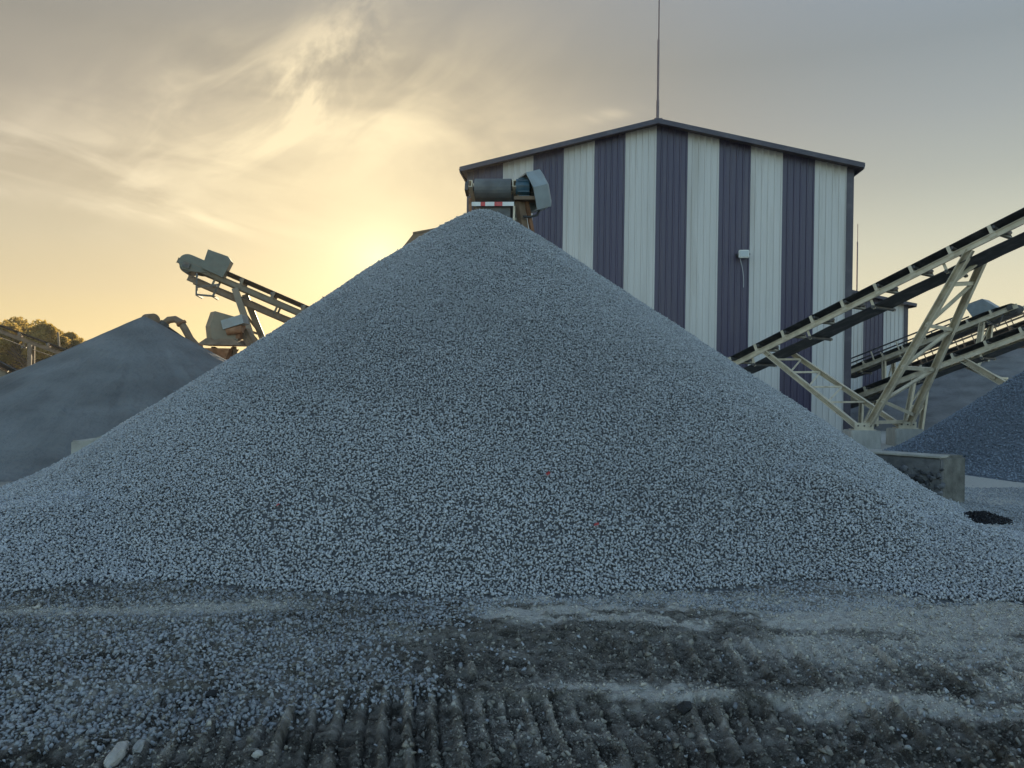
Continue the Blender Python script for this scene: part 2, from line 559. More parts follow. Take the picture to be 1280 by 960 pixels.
# second, lower heap that slid out on the right
def ray_on(px, py, hf):
    d = P(px, py, 1.0) - EYE
    for t in np.arange(3, 30, 0.01):
        p = EYE + d * t
        if p.z < float(hf(np.array([p.x]), np.array([p.y]))[0]):
            return p
    return None


base_cone = lambda x, y: cone(x, y, CX, CY, CH, TAN, 0.28, 0.10)
p2 = ray_on(1000, 588, base_cone)
Q2 = (p2.x + 0.05, p2.y - 0.10, p2.z + 0.27)


def pile_h(x, y):
    th = np.arctan2(y - CY, x - CX)
    r = np.hypot(x - CX, y - CY)
    wob = 0.05 * np.sin(3 * th + 0.6) + 0.035 * np.sin(7 * th + 2.1) + 0.16 * N1(x, y, 0.5, 3)
    env = sstep(0.2, 2.5, r) * 0.55
    wob = wob - 0.30 * np.exp(-((np.mod(th + 2.6 + math.pi, 2 * math.pi) - math.pi) / 0.55) ** 2) * sstep(0.8, 5.0, r)
    a = base_cone(x, y) + wob * env * sstep(7.6, 6.0, r)
    b = cone(x, y, Q2[0], Q2[1], Q2[2], 0.615, 0.35, 0.10) + 0.10 * N2(x, y, 0.8, 3) * sstep(3.6, 2.0, np.hypot(x - Q2[0], y - Q2[1]))
    c = cone(x, y, 4.0, 7.7, 0.50, 0.27, 0.6, 0.10) + 0.10 * N4(x, y, 0.9, 3) * sstep(2.6, 1.2, np.hypot(x - 4.0, y - 7.75))
    b = np.maximum(b, c)
    c = cone(x, y, -4.3, 7.7, 0.62, 0.31, 0.6, 0.11) + 0.10 * N4(x + 9, y, 0.9, 3) * sstep(2.6, 1.2, np.hypot(x + 4.3, y - 7.7))
    b = np.maximum(b, c)
    k = 0.035
    m = np.maximum(a, b)
    z = m + k * np.log1p(np.exp(-np.abs(a - b) / k)) * sstep(0.0, 0.3, m)
    return z - k * 0.4 + 0.035 * N3(x, y, 2.2, 3)


def facing(x, y, hf, eps=0.05):
    """Cosine between the surface normal and the direction to the eye."""
    gx = (hf(x + eps, y) - hf(x - eps, y)) / (2 * eps)
    gy = (hf(x, y + eps) - hf(x, y - eps)) / (2 * eps)
    n = np.stack([-gx, -gy, np.ones_like(gx)], -1)
    n /= np.linalg.norm(n, axis=-1)[..., None]
    z = hf(x, y)
    v = np.stack([EYE.x - x, EYE.y - y, EYE.z - z], -1)
    v /= np.linalg.norm(v, axis=-1)[..., None]
    return (n * v).sum(-1), n, z


def scatter_on(hf, x0, x1, y0, y1, step, keep, half_lo, half_hi, lift=0.004, fmin=-0.16, spread=0.006, graded=None):
    gx, gy = np.meshgrid(np.arange(x0, x1, step), np.arange(y0, y1, step))
    x = gx.ravel() + RNG.uniform(-0.5, 0.5, gx.size) * step
    y = gy.ravel() + RNG.uniform(-0.5, 0.5, gx.size) * step
    k = keep(x, y)
    x, y = x[k], y[k]
    c, n, z = facing(x, y, hf)
    ok = c > fmin
    x, y, z, n = x[ok], y[ok], z[ok], n[ok]
    half = half_lo + (half_hi - half_lo) * RNG.random(len(x)) ** 1.4
    if graded is not None:
        g = graded(x, y, z)                       # relative size; fewer stones where they are larger
        ok = RNG.random(len(x)) < 1 / g ** 2
        x, y, z, n, half = x[ok], y[ok], z[ok], n[ok], half[ok] * g[ok]
    pos = np.stack([x, y, z], 1) + n * (lift + RNG.normal(0, spread, len(x)))[:, None]
    return pos, half


def pile_object(name, hf, bounds, step_core, pos, half, mcore, mstone, zmin=-0.025):
    x0, x1, y0, y1 = bounds
    v, q = grid_mesh(np.arange(x0, x1, step_core), np.arange(y0, y1, step_core), hf)
    keepq = v[q][:, :, 2].max(1) > zmin
    q = q[keepq]
    if pos is None:
        used = np.unique(q); remap = np.zeros(len(v), int); remap[used] = np.arange(len(used))
        v = v[used]; q = remap[q]
        return np_mesh(name, v, q.ravel(), np.arange(len(q)) * 4, None, [mcore], None, None, np.ones(len(q), bool))
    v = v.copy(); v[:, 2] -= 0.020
    sv, stt, tone = stones(pos, half)
    tone = np.clip(tone + 0.5 * N1(sv[:, 0] * 0.8 + sv[:, 2], sv[:, 1] * 0.8, 0.55, 4), 0, 1)
    V = np.concatenate([v, sv]); nq = len(q); nt_ = len(stt)
    lv = np.concatenate([q.ravel(), (stt + len(v)).ravel()])
    ls = np.concatenate([np.arange(nq) * 4, nq * 4 + np.arange(nt_) * 3])
    mi = np.concatenate([np.zeros(nq, int), np.ones(nt_, int)])
    tn = np.concatenate([np.full(len(v), 0.25), tone])
    return np_mesh(name, V, lv, ls, None, [mcore, mstone], mi, tn)


def keep_main(x, y):
    return (pile_h(x, y) > 0.012 + 0.02 * RNG.random(len(x)))


# the stones sort themselves as they roll: coarse at the toe, finer toward the peak
bands = []
for zlo, zhi, st_, hlo, hhi in ((1.3, 9.0, 0.0190, 0.0124, 0.0200), (0.45, 1.3, 0.0194, 0.0130, 0.0212), (-1.0, 0.45, 0.0206, 0.0140, 0.0235)):
    def keep_band(x, y):
        zz = pile_h(x, y) + RNG.normal(0, 0.10, len(x)) + 0.5 * N4(x, y, 0.7, 3)
        return (zz >= zlo) & (zz < zhi) & keep_main(x, y)
    bands.append(scatter_on(pile_h, CX - 9, CX + 9, CY - 9.5, CY + 7.5, st_, keep_band, hlo, hhi, spread=0.0085))
pos = np.concatenate([q[0] for q in bands]); half = np.concatenate([q[1] for q in bands])
print("main pile stones", len(pos))
pile = pile_object("gravel_pile", pile_h, (CX - 9, CX + 9, CY - 9.5, CY + 9), 0.06, pos, half, M['core_shade'], M['stone'])
tag(pile, "huge conical pile of coarse pale grey crushed stone in front of the striped building", "gravel pile")


# loose stones spilled over the ground in front of the pile
def poly_mask(x, y, poly):
    inside = np.zeros(len(x), bool)
    n = len(poly)
    for i in range(n):
        (xa, ya), (xb, yb) = poly[i], poly[(i + 1) % n]
        c = ((ya > y) != (yb > y)) & (x < (xb - xa) * (y - ya) / (yb - ya + 1e-12) + xa)
        inside ^= c
    return inside


def ground_poly(pts):
    return [tuple(G(px, py)[:2]) for px, py in pts]


spill = ground_poly([(-500, 640), (0, 670), (500, 720), (620, 740), (640, 762), (540, 800), (470, 815), (500, 845), (560, 862), (500, 890), (380, 905),
                     (240, 916), (110, 925), (-100, 935), (-500, 935)])
spill_r = ground_poly([(620, 700), (1000, 700), (1200, 690), (1150, 640), (1150, 610), (1300, 610), (1700, 640), (1700, 735), (1290, 752), (1100, 762), (980, 768), (840, 758), (640, 758)])


def keep_spill(x, y):
    inside = poly_mask(x + 0.5 * N1(x, y, 1.2, 3) + RNG.normal(0, 0.11, len(x)), y + 0.4 * N2(x, y, 1.2, 3) + RNG.normal(0, 0.05, len(x)), spill)
    gap = np.exp(-((y - (5.28 + 0.13 * (x + 2.8))) / 0.12) ** 2) * sstep(-1.2, -1.9, x)
    dens = np.where(inside, np.clip(1.1 + 1.0 * N3(x, y, 1.1, 3), 0.6, 1), 0.016)
    dens = np.where(poly_mask(x, y + 0.25 * N2(x, y, 1.5, 3), spill_r), 0.75, dens)
    dens = dens * (1 - 0.93 * np.clip(gap * (1 + 2 * N1(x, y, 2, 3)), 0, 1))
    dens = np.where((dens < 0.05) & (N4(x, y, 0.9, 3) > 0.12), 0.09, dens)
    return (RNG.random(len(x)) < dens) & (pile_h(x, y) < 0.02)


p_, h_ = scatter_on(lambda x, y: np.maximum(ground_h(x, y), -0.02), -6.5, 9.0, 2.6, 13.0, 0.0240, keep_spill, 0.0120, 0.0255, 0.0, -1)
print("spilled stones", len(p_))
sv, stt, tone = stones(p_, h_)
loose = np_mesh("loose_gravel", sv, stt.ravel(), np.arange(len(stt)) * 3, None, [M['stone']], None, np.clip(tone * 0.55 + 0.5 * N2(sv[:, 0], sv[:, 1], 0.9, 3), 0, 1))
tag(loose, "loose grey stones spilled over the dirt at the foot of the big pile", "gravel", kind='stuff')
# crumbs of dirt and grit all over the churned ground
M['crumb'] = stone_mat("dirt_crumb", (0.195, 0.182, 0.157), 1.25, 0.28)


def keep_crumb(x, y):
    return (RNG.random(len(x)) < np.clip(0.72 + 1.5 * N2(x, y, 1.3, 3) - 0.25 * dust_mask(x, y), 0.05, 1)) & (pile_h(x, y) < 0.02)


p_, h_ = scatter_on(ground_h, -4.4, 4.6, 2.75, 6.0, 0.0150, keep_crumb, 0.004, 0.013, 0.002, -1)
big = RNG.random(len(h_)) < 0.10
h_[big] *= RNG.uniform(1.5, 2.6, big.sum())
print("crumbs", len(p_))
sv, stt, tone = stones(p_, h_)
dm = dust_mask(sv[:, 0], sv[:, 1])
grit = np_mesh("dirt_crumbs", sv, stt.ravel(), np.arange(len(stt)) * 3, None, [M['crumb']], None, np.clip(tone * 0.7 + dm * 0.85 - 0.20, 0, 1))
tag(grit, "crumbs of dirt and grit strewn over the rutted ground", "dirt crumbs", kind='stuff')

# ------------------------------------------------------------------ other piles
LC = P(180, 400, 18.0)


def left_h(x, y):
    dx = x - LC.x; dy = y - LC.y
    r = np.hypot(dx, dy)
    m = 0.53 + 0.02 * np.sin(2 * np.arctan2(dy, dx) + 1.0)
    z = LC.z + 0.13 - m * (np.sqrt(r * r + 0.004) - 0.02) + (0.16 * N1(x, y, 0.6, 4) + 0.09 * N3(np.arctan2(dy, dx) * 9, r * 0.35, 1.0, 4) + 0.05 * N4(np.arctan2(dy, dx) * 30, r * 0.8, 1.0, 3)) * sstep(0.5, 3.0, r)
    k = 0.12
    return np.where(z > 3 * k, z, k * np.log1p(np.exp(np.clip(z / k, -40, 3)))) - 0.03 + 0.02 * N2(x, y, 2.5, 3)


lp = pile_object("sand_pile", left_h, (LC.x - 9, LC.x + 8, LC.y - 8.5, LC.y + 8), 0.04, None, None, M['sand'], None)
tag(lp, "smooth pile of fine dark grey sand left behind the big stone pile", "sand pile")

RC = (14.9, 16.0, 4.65)


def right_h(x, y):
    r = np.hypot(x - RC[0], y - RC[1])
    z = RC[2] - 0.74 * (np.sqrt(r * r + 0.05) - 0.05) + 0.16 * N1(x, y, 0.5, 3) * sstep(0.3, 2.5, r)
    k = 0.14
    return np.where(z > 3 * k, z, k * np.log1p(np.exp(np.clip(z / k, -40, 3)))) - 0.03


def keep_right(x, y):
    return (right_h(x, y) > 0.01 + 0.03 * RNG.random(len(x))) & (x / y < 1.05)


pos, half = scatter_on(right_h, 5.5, 20, 8.5, 20, 0.042, keep_right, 0.020, 0.036, spread=0.012)
print("right pile stones", len(pos))
rp_ = pile_object("gravel_pile", right_h, (6, 23, 8, 24), 0.08, pos, half, M['stone_blue'], M['stone_blue'])
tag(rp_, "bluish pile of smaller dark gravel at the right edge behind the low masonry wall", "gravel pile")

BC = P(1300, 432, 36.0)


def back_h(x, y):
    r = np.hypot((x - BC.x) * 0.8, y - BC.y)
    z = BC.z - 0.42 * (np.sqrt(r * r + 1.2) - 0.9) + 0.5 * N1(x, y, 0.25, 4) + 0.12 * N2(x, y, 1.2, 3)
    k = 0.15
    return np.where(z > 3 * k, z, k * np.log1p(np.exp(np.clip(z / k, -40, 3)))) - 0.03


bp_ = pile_object("sand_pile", back_h, (BC.x - 14, BC.x + 14, BC.y - 11, BC.y + 11), 0.12, None, None, M['sand_dark'], None)
tag(bp_, "broad low heap of dark dusty sand under the far conveyors beyond the blue gravel", "sand pile")

# dark heap of black chips
bk = G(1228, 650)


def black_h(x, y):
    return 0.10 * np.exp(-(((x - bk.x) / 0.24) ** 2 + ((y - bk.y) / 0.30) ** 2)) - 0.01


pos, half = scatter_on(black_h, bk.x - 0.5, bk.x + 0.5, bk.y - 0.7, bk.y + 0.7, 0.03, lambda x, y: black_h(x, y) > 0.012, 0.014, 0.028, 0.004, -1)
bo = pile_object("chip_heap", black_h, (bk.x - 0.5, bk.x + 0.5, bk.y - 0.7, bk.y + 0.7), 0.04, pos, half, M['stone_black'], M['stone_black'], 0.0)
tag(bo, "small low heap of black chips at the right toe of the big pile", "heap")


# ------------------------------------------------------------------ striped sheds
def shed(origin, ux, n_stripes, stripe, h_eave, slope, depth, over, label, first_dark, z_bottom=0.0, rib_n=5):
    """Gable-ended shed; origin = left front corner at the ground, ux = direction along the front."""
    ux = Vector(ux).normalized(); uz = Vector((0, 0, 1)); uy = uz.cross(ux)       # uy points into the building
    W = n_stripes * stripe
    t = thing("striped_shed", label, "shed", origin)
    o = Vector(origin)
    top = lambda s: h_eave + slope * (W / 2 - abs(s - W / 2))
    # ribbed front sheets
    prof_unit = [(0.0, 0.0), (0.66, 0.0), (0.74, 0.032), (0.92, 0.032), (1.0, 0.0)]
    for i in range(n_stripes):
        mb = MB()
        pitch = stripe / rib_n
        pts = []
        for k in range(rib_n):
            for (a, d) in prof_unit[:-1]:
                pts.append((i * stripe + (k + a) * pitch, d))
        pts.append(((i + 1) * stripe, 0.0))
        if i * stripe < W / 2 < (i + 1) * stripe:
            pts.append((W / 2, 0.0)); pts.sort()
        vs, fs = [], []
        for (s, d) in pts:
            b = o + ux * s - uy * d
            tp = b + uz * (top(s) - 0.004)
            # two lap joints up the wall
            vs += [b + uz * z_bottom, tp]
        for k in range(len(pts) - 1):
            fs.append((2 * k, 2 * k + 2, 2 * k + 3, 2 * k + 1))
        mb.add(vs, fs)
        dark = (i % 2 == 0) == first_dark
        c = mb.build("wall_panel", 'clad_dark' if dark else 'clad_white', t)
        c['label'] = "dark aubergine ribbed wall sheet" if dark else "white ribbed wall sheet"
    # side and back walls
    for nm, s0 in (("side_wall", 0.0), ("side_wall", W)):
        mb = MB()
        sgn = 1 if s0 == 0 else -1
        c0 = o + ux * (s0 + sgn * 0.05) + uy * (depth / 2)
        mb.box(c0 + uz * (h_eave / 2), ux * 0.08, uy * (depth - 0.1), uz * h_eave)
        for k in range(int(depth / 0.4)):
            mb.box(o + ux * (s0 - sgn * 0.005) + uy * (0.2 + k * 0.4) + uz * (h_eave / 2), ux * 0.03, uy * 0.07, uz * (h_eave - 0.01))
        mb.build(nm, 'clad_dark', t)
    mb = MB()
    b0 = o + uy * depth
    mb.add([b0, b0 + ux * W, b0 + ux * W + uz * h_eave, b0 + ux * (W / 2) + uz * top(W / 2), b0 + uz * h_eave], [(0, 1, 2, 3, 4)])
    mb.build("back_wall", 'clad_white', t)
    # corner trims
    for s0 in (0.0, W):
        mb = MB()
        sg = -1 if s0 == 0 else 1
        mb.box(o + ux * (s0 + sg * 0.09) - uy * 0.0 + uz * (h_eave / 2 - 0.02), ux * 0.24, uy * 0.13, uz * (h_eave - 0.06))
        mb.build("corner_trim", 'trim', t)
    # roof slabs with a front fascia
    th = 0.10
    for sg in (-1, 1):
        mb = MB()
        dirv = (ux * sg - uz * slope).normalized()
        nrm = (uz + ux * sg * slope).normalized()
        ridge = o + ux * (W / 2) + uz * (top(W / 2) + 0.05)
        ln = (W / 2 + over) * math.sqrt(1 + slope * slope)
        cc = ridge + dirv * (ln / 2) + uy * (depth / 2)
        mb.box(cc, dirv * ln, uy * (depth + 2 * 0.45), nrm * th)
        for k in range(int((depth + 0.8) / 0.5)):
            mb.box(ridge + dirv * (ln / 2) + uy * (k * 0.5 - 0.2) + nrm * (th / 2 + 0.02), dirv * (ln - 0.02), uy * 0.08, nrm * 0.04)
        rf = mb.build("roof", 'roof', t)
        mb = MB()
        mb.box(ridge + dirv * (ln / 2) - uy * 0.47 - nrm * 0.03, dirv * (ln + 0.02), uy * 0.035, nrm * 0.17)
        fb = mb.build("fascia", 'trim', t)
        fb.parent = rf
        mb = MB()
        mb.box(ridge + dirv * (ln + 0.02) + uy * (depth / 2) - nrm * 0.07, dirv * 0.05, uy * (depth + 0.86), nrm * 0.16)
        fb = mb.build("gutter", 'trim', t)
        fb.parent = rf
    return t, ux, uy, W, top


BL = P(590, 300, 28.7); BR = P(1058, 300, 27.5)
blo = Vector((BL.x, BL.y, 0)); bro = Vector((BR.x, BR.y, 0))
bux = (bro - blo); BW = bux.length
eave_z = 0.5 * (P(597, 212, 28.7).z + P(1068, 210, 27.5).z)
ridge_z = P(826, 157, 28.1).z
bslope = (ridge_z - eave_z) / (BW / 2)
main, mux, muy, MW, mtop = shed(blo, bux, 12, BW / 12, eave_z, bslope, 16.0, 0.42,
                               "tall metal shed with broad white and dark aubergine vertical stripes behind the big pile", True)

AX = P(1127, 400, 46.0)
aslope = 0.2
an_e = P(1127, 381, 46.0).z
annex, _, _, AW, atop = shed((AX.x - 14.4, 46.0, 0), (1, -0.02, 0), 12, 1.2, an_e, aslope, 10, 0.5,
                            "smaller distant striped shed peeking out right of the tall shed", True)


def mast(base, segs, label):
    t = thing("mast", label, "mast", base)
    z = 0.0
    for (ln, r) in segs:
        MB().tube(Vector(base) + Vector((0, 0, z)), Vector(base) + Vector((-0.004 * ln, 0, z + ln)), r, 8).build("mast_segment", 'mast', t)
        z += ln
    MB().box(Vector(base) + Vector((0, 0, 0.03)), (0.3, 0, 0), (0, 0.3, 0), (0, 0, 0.06)).build("base_plate", 'mast', t)
    for a in (0.8, 2.9, 5.0):
        pass
    return t


rb = blo + mux * (MW / 2) + muy * (-0.2) + Vector((0, 0, mtop(MW / 2) + 0.10))
mast(rb, [(0.75, 0.055), (2.2, 0.04), (4.0, 0.024)], "tall slender mast rising from the ridge of the tall striped shed")
mb_ = P(1071, 366, 46.5)
mast((mb_.x, 46.5, atop(mb_.x - (AX.x - 14.4)) + 0.12), [(3.2, 0.045), (1.1, 0.022)], "thin mast standing on the roof of the small distant shed")

# floodlight on the wall with its dangling cable
fl0 = P(928, 319, 27.75)
fo = blo + mux * ((Vector((fl0.x, fl0.y, 0)) - blo).dot(mux)) - muy * 0.05 + Vector((0, 0, fl0.z))
fl = thing("floodlight", "small white floodlight fixed high on a dark stripe with a dangling cable", "floodlight", fo)
uz = Vector((0, 0, 1))
MB().box(fo - muy * 0.26, mux * 0.36, muy * 0.16, (uz * 0.28)).build("lamp_housing", 'lamp', fl, bevel=0.02)
MB().box(fo - muy * 0.345, mux * 0.30, muy * 0.012, uz * 0.21).build("lamp_glass", 'lamp_glass', fl)
b = MB()
b.beam(fo - mux * 0.21, fo - mux * 0.21 - muy * 0.27, 0.03, 0.06); b.beam(fo + mux * 0.21, fo + mux * 0.21 - muy * 0.27, 0.03, 0.06)
b.beam(fo - mux * 0.24, fo + mux * 0.24, 0.05, 0.08)
b.build("bracket", 'steel', fl)
pts = []
for k in range(15):
    u = k / 14
    pts.append(fo - mux * (0.13 - 0.18 * u - 0.05 * math.sin(u * 3.1)) - muy * (0.22 - 0.2 * u * (1 - u) * 0 - 0.17 * u) - uz * (0.12 + 1.05 * u))
MB().pipe(pts, 0.014, 6).build("cable", 'cable', fl)


# ------------------------------------------------------------------ conveyors
class Conv:
    """Inclined troughed belt conveyor from tail to head (centre line at the middle of the side rails)."""

    def __init__(self, label, tail, head, width=1.1, rail=0.15, pitch=1.0, group="belt conveyors of the crushing plant", frame='cream',
                 belt_up=0.17, drop=0.27, drum=0.25, name="belt_conveyor", lower=None, belt='rubber', survey_near=False):
        self.T, self.H = Vector(tail), Vector(head)
        self.u = (self.H - self.T).normalized()
        self.v = self.u.cross(Vector((0, 0, 1))).normalized()
        self.w = self.v.cross(self.u)
        self.len = (self.H - self.T).length
        if survey_near:                       # the two points given lie on the rail nearer to the camera
            away = self.v if (self.T + self.v - EYE).length > (self.T - self.v - EYE).length else -self.v
            self.T = self.T + away * width / 2; self.H = self.H + away * width / 2
        self.W = width; self.rail = rail; self.frame = frame
        self.root = thing(name, label, "conveyor", (self.T.x, self.T.y, 0), group)
        W, u, v, w = width, self.u, self.v, self.w
        # channel rails
        th = 0.014; fl = 0.06
        for sg in (-1, 1):
            prof = [(0, -rail / 2), (fl, -rail / 2), (fl, -rail / 2 + th), (th, -rail / 2 + th), (th, rail / 2 - th), (fl, rail / 2 - th), (fl, rail / 2), (0, rail / 2)]
            mb = MB().prism(prof, self.T + v * sg * W / 2, self.H + v * sg * W / 2, v * sg, w)
            mb.build("side_rail", frame, self.root)
        if lower:
            for sg in (-1, 1):
                MB().prism(prof, self.T + v * sg * W / 2 - w * (rail / 2 + drop), self.H - u * 0.5 + v * sg * W / 2 - w * (rail / 2 + drop), v * sg, w).build("lower_rail", lower, self.root)
        n = int(self.len / pitch)
        # idler frames with rollers
        for i in range(n + 1):
            s = (i + 0.35) * pitch
            if s > self.len - 0.3: break
            c = self.T + u * s
            mb = MB()
            z0 = rail / 2
            for sg in (-1, 1):
                e = c + v * sg * (W / 2 + 0.03)
                mb.box(e + w * (z0 + belt_up / 2 + 0.01), u * 0.085, v * 0.02, w * (belt_up + 0.05))
                mb.box(e + w * (z0 - 0.045), u * 0.15, v * 0.016, w * 0.11)
                mb.beam(e + w * (z0 + belt_up + 0.02), c + v * sg * W * 0.24 + w * (z0 + 0.055), 0.05, 0.03, u)
            mb.box(c + w * (z0 + 0.035), u * 0.07, v * W, w * 0.05)
            fr = mb.build("idler_frame", frame, self.root)
            mb = MB()
            for sg in (-1, 1):
                mb.tube(c + u * 0.06 + v * sg * (W / 2 - 0.02) + w * (z0 + belt_up - 0.03), c + u * 0.06 + v * sg * W * 0.2 + w * (z0 + 0.075), 0.045, 10)
            mb.tube(c + u * 0.06 - v * W * 0.19 + w * (z0 + 0.075), c + u * 0.06 + v * W * 0.19 + w * (z0 + 0.075), 0.045, 10)
            ro = mb.build("roller", 'steel', self.root); ro.parent = fr
        # return idlers hang under the rails
        for i in range(int(self.len / (2 * pitch))):
            s = (2 * i + 1.1) * pitch
            c = self.T + u * s
            for sg in (-1, 1):
                mb = MB().box(c + v * sg * (W / 2 - 0.02) - w * (rail / 2 + drop / 2 - 0.02), u * 0.07, v * 0.016, w * (drop + 0.03))
                fr = mb.build("return_bracket", frame, self.root)
            mb = MB().tube(c - v * (W / 2 + 0.05) - w * (rail / 2 + drop - 0.06), c + v * (W / 2 + 0.05) - w * (rail / 2 + drop - 0.06), 0.045, 10)
            ro = mb.build("roller", 'steel', self.root); ro.parent = fr
        # belt: closed loop, troughed on top
        bw = W - 0.06
        path = []
        top = rail / 2 + 0.12
        low = -(rail / 2 + drop - 0.12)
        rad = drum
        m = 0.5 * (top + low); rr = 0.5 * (top - low)
        nseg = max(8, int(self.len * 2))
        for k in range(nseg + 1):
            s = rad + (self.len - 2 * rad) * k / nseg
            tr = min(1, min(s - rad + 0.05, max(0, self.len - rad - s)) / 0.9)
            path.append((s, top, max(0, tr)))
        for k in range(1, 10):
            a = math.pi / 2 - math.pi * k / 10
            path.append((self.len - rad + rr * math.cos(a), m + rr * math.sin(a), 0))
        for k in range(nseg + 1):
            s = self.len - rad - (self.len - 2 * rad) * k / nseg
            sag = 0.02 * math.sin(s * math.pi / (2 * pitch)) ** 2
            path.append((s, low - sag, 0))
        for k in range(1, 10):
            a = -math.pi / 2 - math.pi * k / 10
            path.append((rad + rr * math.cos(a), m + rr * math.sin(a), 0))
        across = [-0.5, -0.36, -0.2, 0.0, 0.2, 0.36, 0.5]
        lift = [belt_up - 0.06, (belt_up - 0.06) * 0.5, 0.0, 0.0, 0.0, (belt_up - 0.06) * 0.5, belt_up - 0.06]
        npth, na = len(path), len(across)
        vs, fsx = [], []
        cen = []
        for k in range(npth):
            a0 = path[k - 1]; a1 = path[(k + 1) % npth]
            tx, ty = a1[0] - a0[0], a1[1] - a0[1]
            l_ = math.hypot(tx, ty) or 1
            nx_, ny_ = -ty / l_, tx / l_         # outward normal of the loop (loop runs clockwise seen from -v)
            for layer in (0, 1):
                for j in range(na):
                    s, h, tr = path[k]
                    h = h + lift[j] * tr
                    off = 0.0 if layer == 0 else -0.014
                    vs.append(self.T + u * (s + nx_ * off) + v * (across[j] * bw) + w * (h + ny_ * off))
        st = 2 * na
        for k in range(npth):
            k2 = (k + 1) % npth
            for j in range(na - 1):
                fsx.append((k * st + j, k2 * st + j, k2 * st + j + 1, k * st + j + 1))
                fsx.append((k * st + na + j, k * st + na + j + 1, k2 * st + na + j + 1, k2 * st + na + j))
            fsx.append((k * st, k * st + na, k2 * st + na, k2 * st))
            fsx.append((k * st + na - 1, k2 * st + na - 1, k2 * st + 2 * na - 1, k * st + 2 * na - 1))
        mb = MB().add(vs, fsx)
        belt_o = mb.build("belt", belt, self.root)
        # pulleys
        for s in (rad, self.len - rad):
            c = self.T + u * s + w * m
            mb = MB().tube(c - v * (W / 2 - 0.05), c + v * (W / 2 - 0.05), rr - 0.02, 20)
            mb.tube(c - v * (W / 2 + 0.14), c + v * (W / 2 + 0.14), 0.035, 10)
            dr = mb.build("pulley", 'steel', self.root)
            for sg in (-1, 1):
                mb = MB().box(c + v * sg * (W / 2 + 0.11), u * 0.22, v * 0.06, w * 0.16)
                be = mb.build("bearing", 'steel', self.root); be.parent = dr
        self.mid = m; self.rr = rr; self.drum_s = self.len - rad

    def at(self, s, side=0, dw=0.0):
        return self.T + self.u * s + self.v * side * self.W / 2 + self.w * dw

    def s_at_px(self, px, side=0):
        best, bs_ = None, 0
        for k in range(400):
            s = self.len * k / 399
            p = self.at(s, side)
            q = p - EYE
            x = q.x / q.y * F; z = q.z / q.y * F
            xx = x * math.cos(ROLL) + z * math.sin(ROLL) + 640
            if best is None or abs(xx - px) < best:
                best, bs_ = abs(xx - px), s
        return bs_

    def leg(self, p, q, w=0.16, h=0.16, name="leg"):
        """Channel section strut."""
        p, q = Vector(p), Vector(q)
        d = (q - p).normalized()
        a = self.v - d * self.v.dot(d); a.normalize()
        b = d.cross(a)
        t = 0.016
        prof = [(-w / 2, -h / 2), (w / 2, -h / 2), (w / 2, -h / 2 + t), (-w / 2 + t, -h / 2 + t), (-w / 2 + t, h / 2 - t), (w / 2, h / 2 - t), (w / 2, h / 2), (-w / 2, h / 2)]
        return MB().prism(prof, p, q, a, b).build(name, self.frame, self.root)

    def rods(self, pairs, w=0.06, name="cross_brace", m=None):
        for p, q in pairs:
            MB().beam(p, q, w, w, self.v).build(name, m or self.frame, self.root)

    def trestle(self, s, spread=0.25, lean=0.0, panels=3, w=0.15, ground=0.0):
        """Two legs down to the ground with zig-zag bracing."""
        tops = [self.at(s, sg, -self.rail / 2) for sg in (-1, 1)]
        hd = Vector((self.u.x, self.u.y, 0)).normalized()
        feet = []
        for sg, tp in zip((-1, 1), tops):
            h = tp.z - ground
            feet.append(Vector((tp.x, tp.y, ground)) + self.v * sg * spread * h * 0.2 + hd * lean * h)
        for tp, ft in zip(tops, feet):
            self.leg(ft, tp, w, w)
        for k in range(panels):
            a, b = k / panels, (k + 1) / panels
            l0 = tops[0].lerp(feet[0], a); r1 = tops[1].lerp(feet[1], b); l1 = tops[0].lerp(feet[0], b)
            self.rods([(l1, r1), (l0, r1)], 0.05)
        for ft in feet:
            MB().box(ft + Vector((0, 0, 0.02)), (0.34, 0, 0), (0, 0.34, 0), (0, 0, 0.06)).build("foot_plate", self.frame, self.root)


# --- A: near right conveyor on a V trestle with two concrete footings
LA = P(917, 456, 24.2); RA = P(1262, 285, 18.1)
ua = (RA - LA).normalized()
A = Conv("large cream conveyor on splayed trestle legs crossing the right side of the tall shed", LA - ua * 2.4, RA + ua * 2.6, survey_near=True)
near = -1 if (A.at(3, -1) - EYE).length < (A.at(3, 1) - EYE).length else 1
far = -near
F1 = P(1077, 538, 21.0); F2 = P(1131, 535, 22.2)
ftop = 0.5 * (F1.z + F2.z)
F1.z = ftop; F2.z = ftop


def footing(c, sx, sy, label):
    h = c.z
    d = Vector((A.v.x, A.v.y, 0)).normalized(); e = Vector((-d.y, d.x, 0))
    d, e = Vector((1, 0, 0)), Vector((0, 1, 0))
    o = MB().box((c.x, c.y, h / 2 - 0.05), d * sx, e * sy, (0, 0, h + 0.1)).build("footing_block", 'footing', None, (c.x, c.y, 0), bevel=0.025)
    tag(o, label, "footing", "concrete footings of the near right conveyor")
    return o


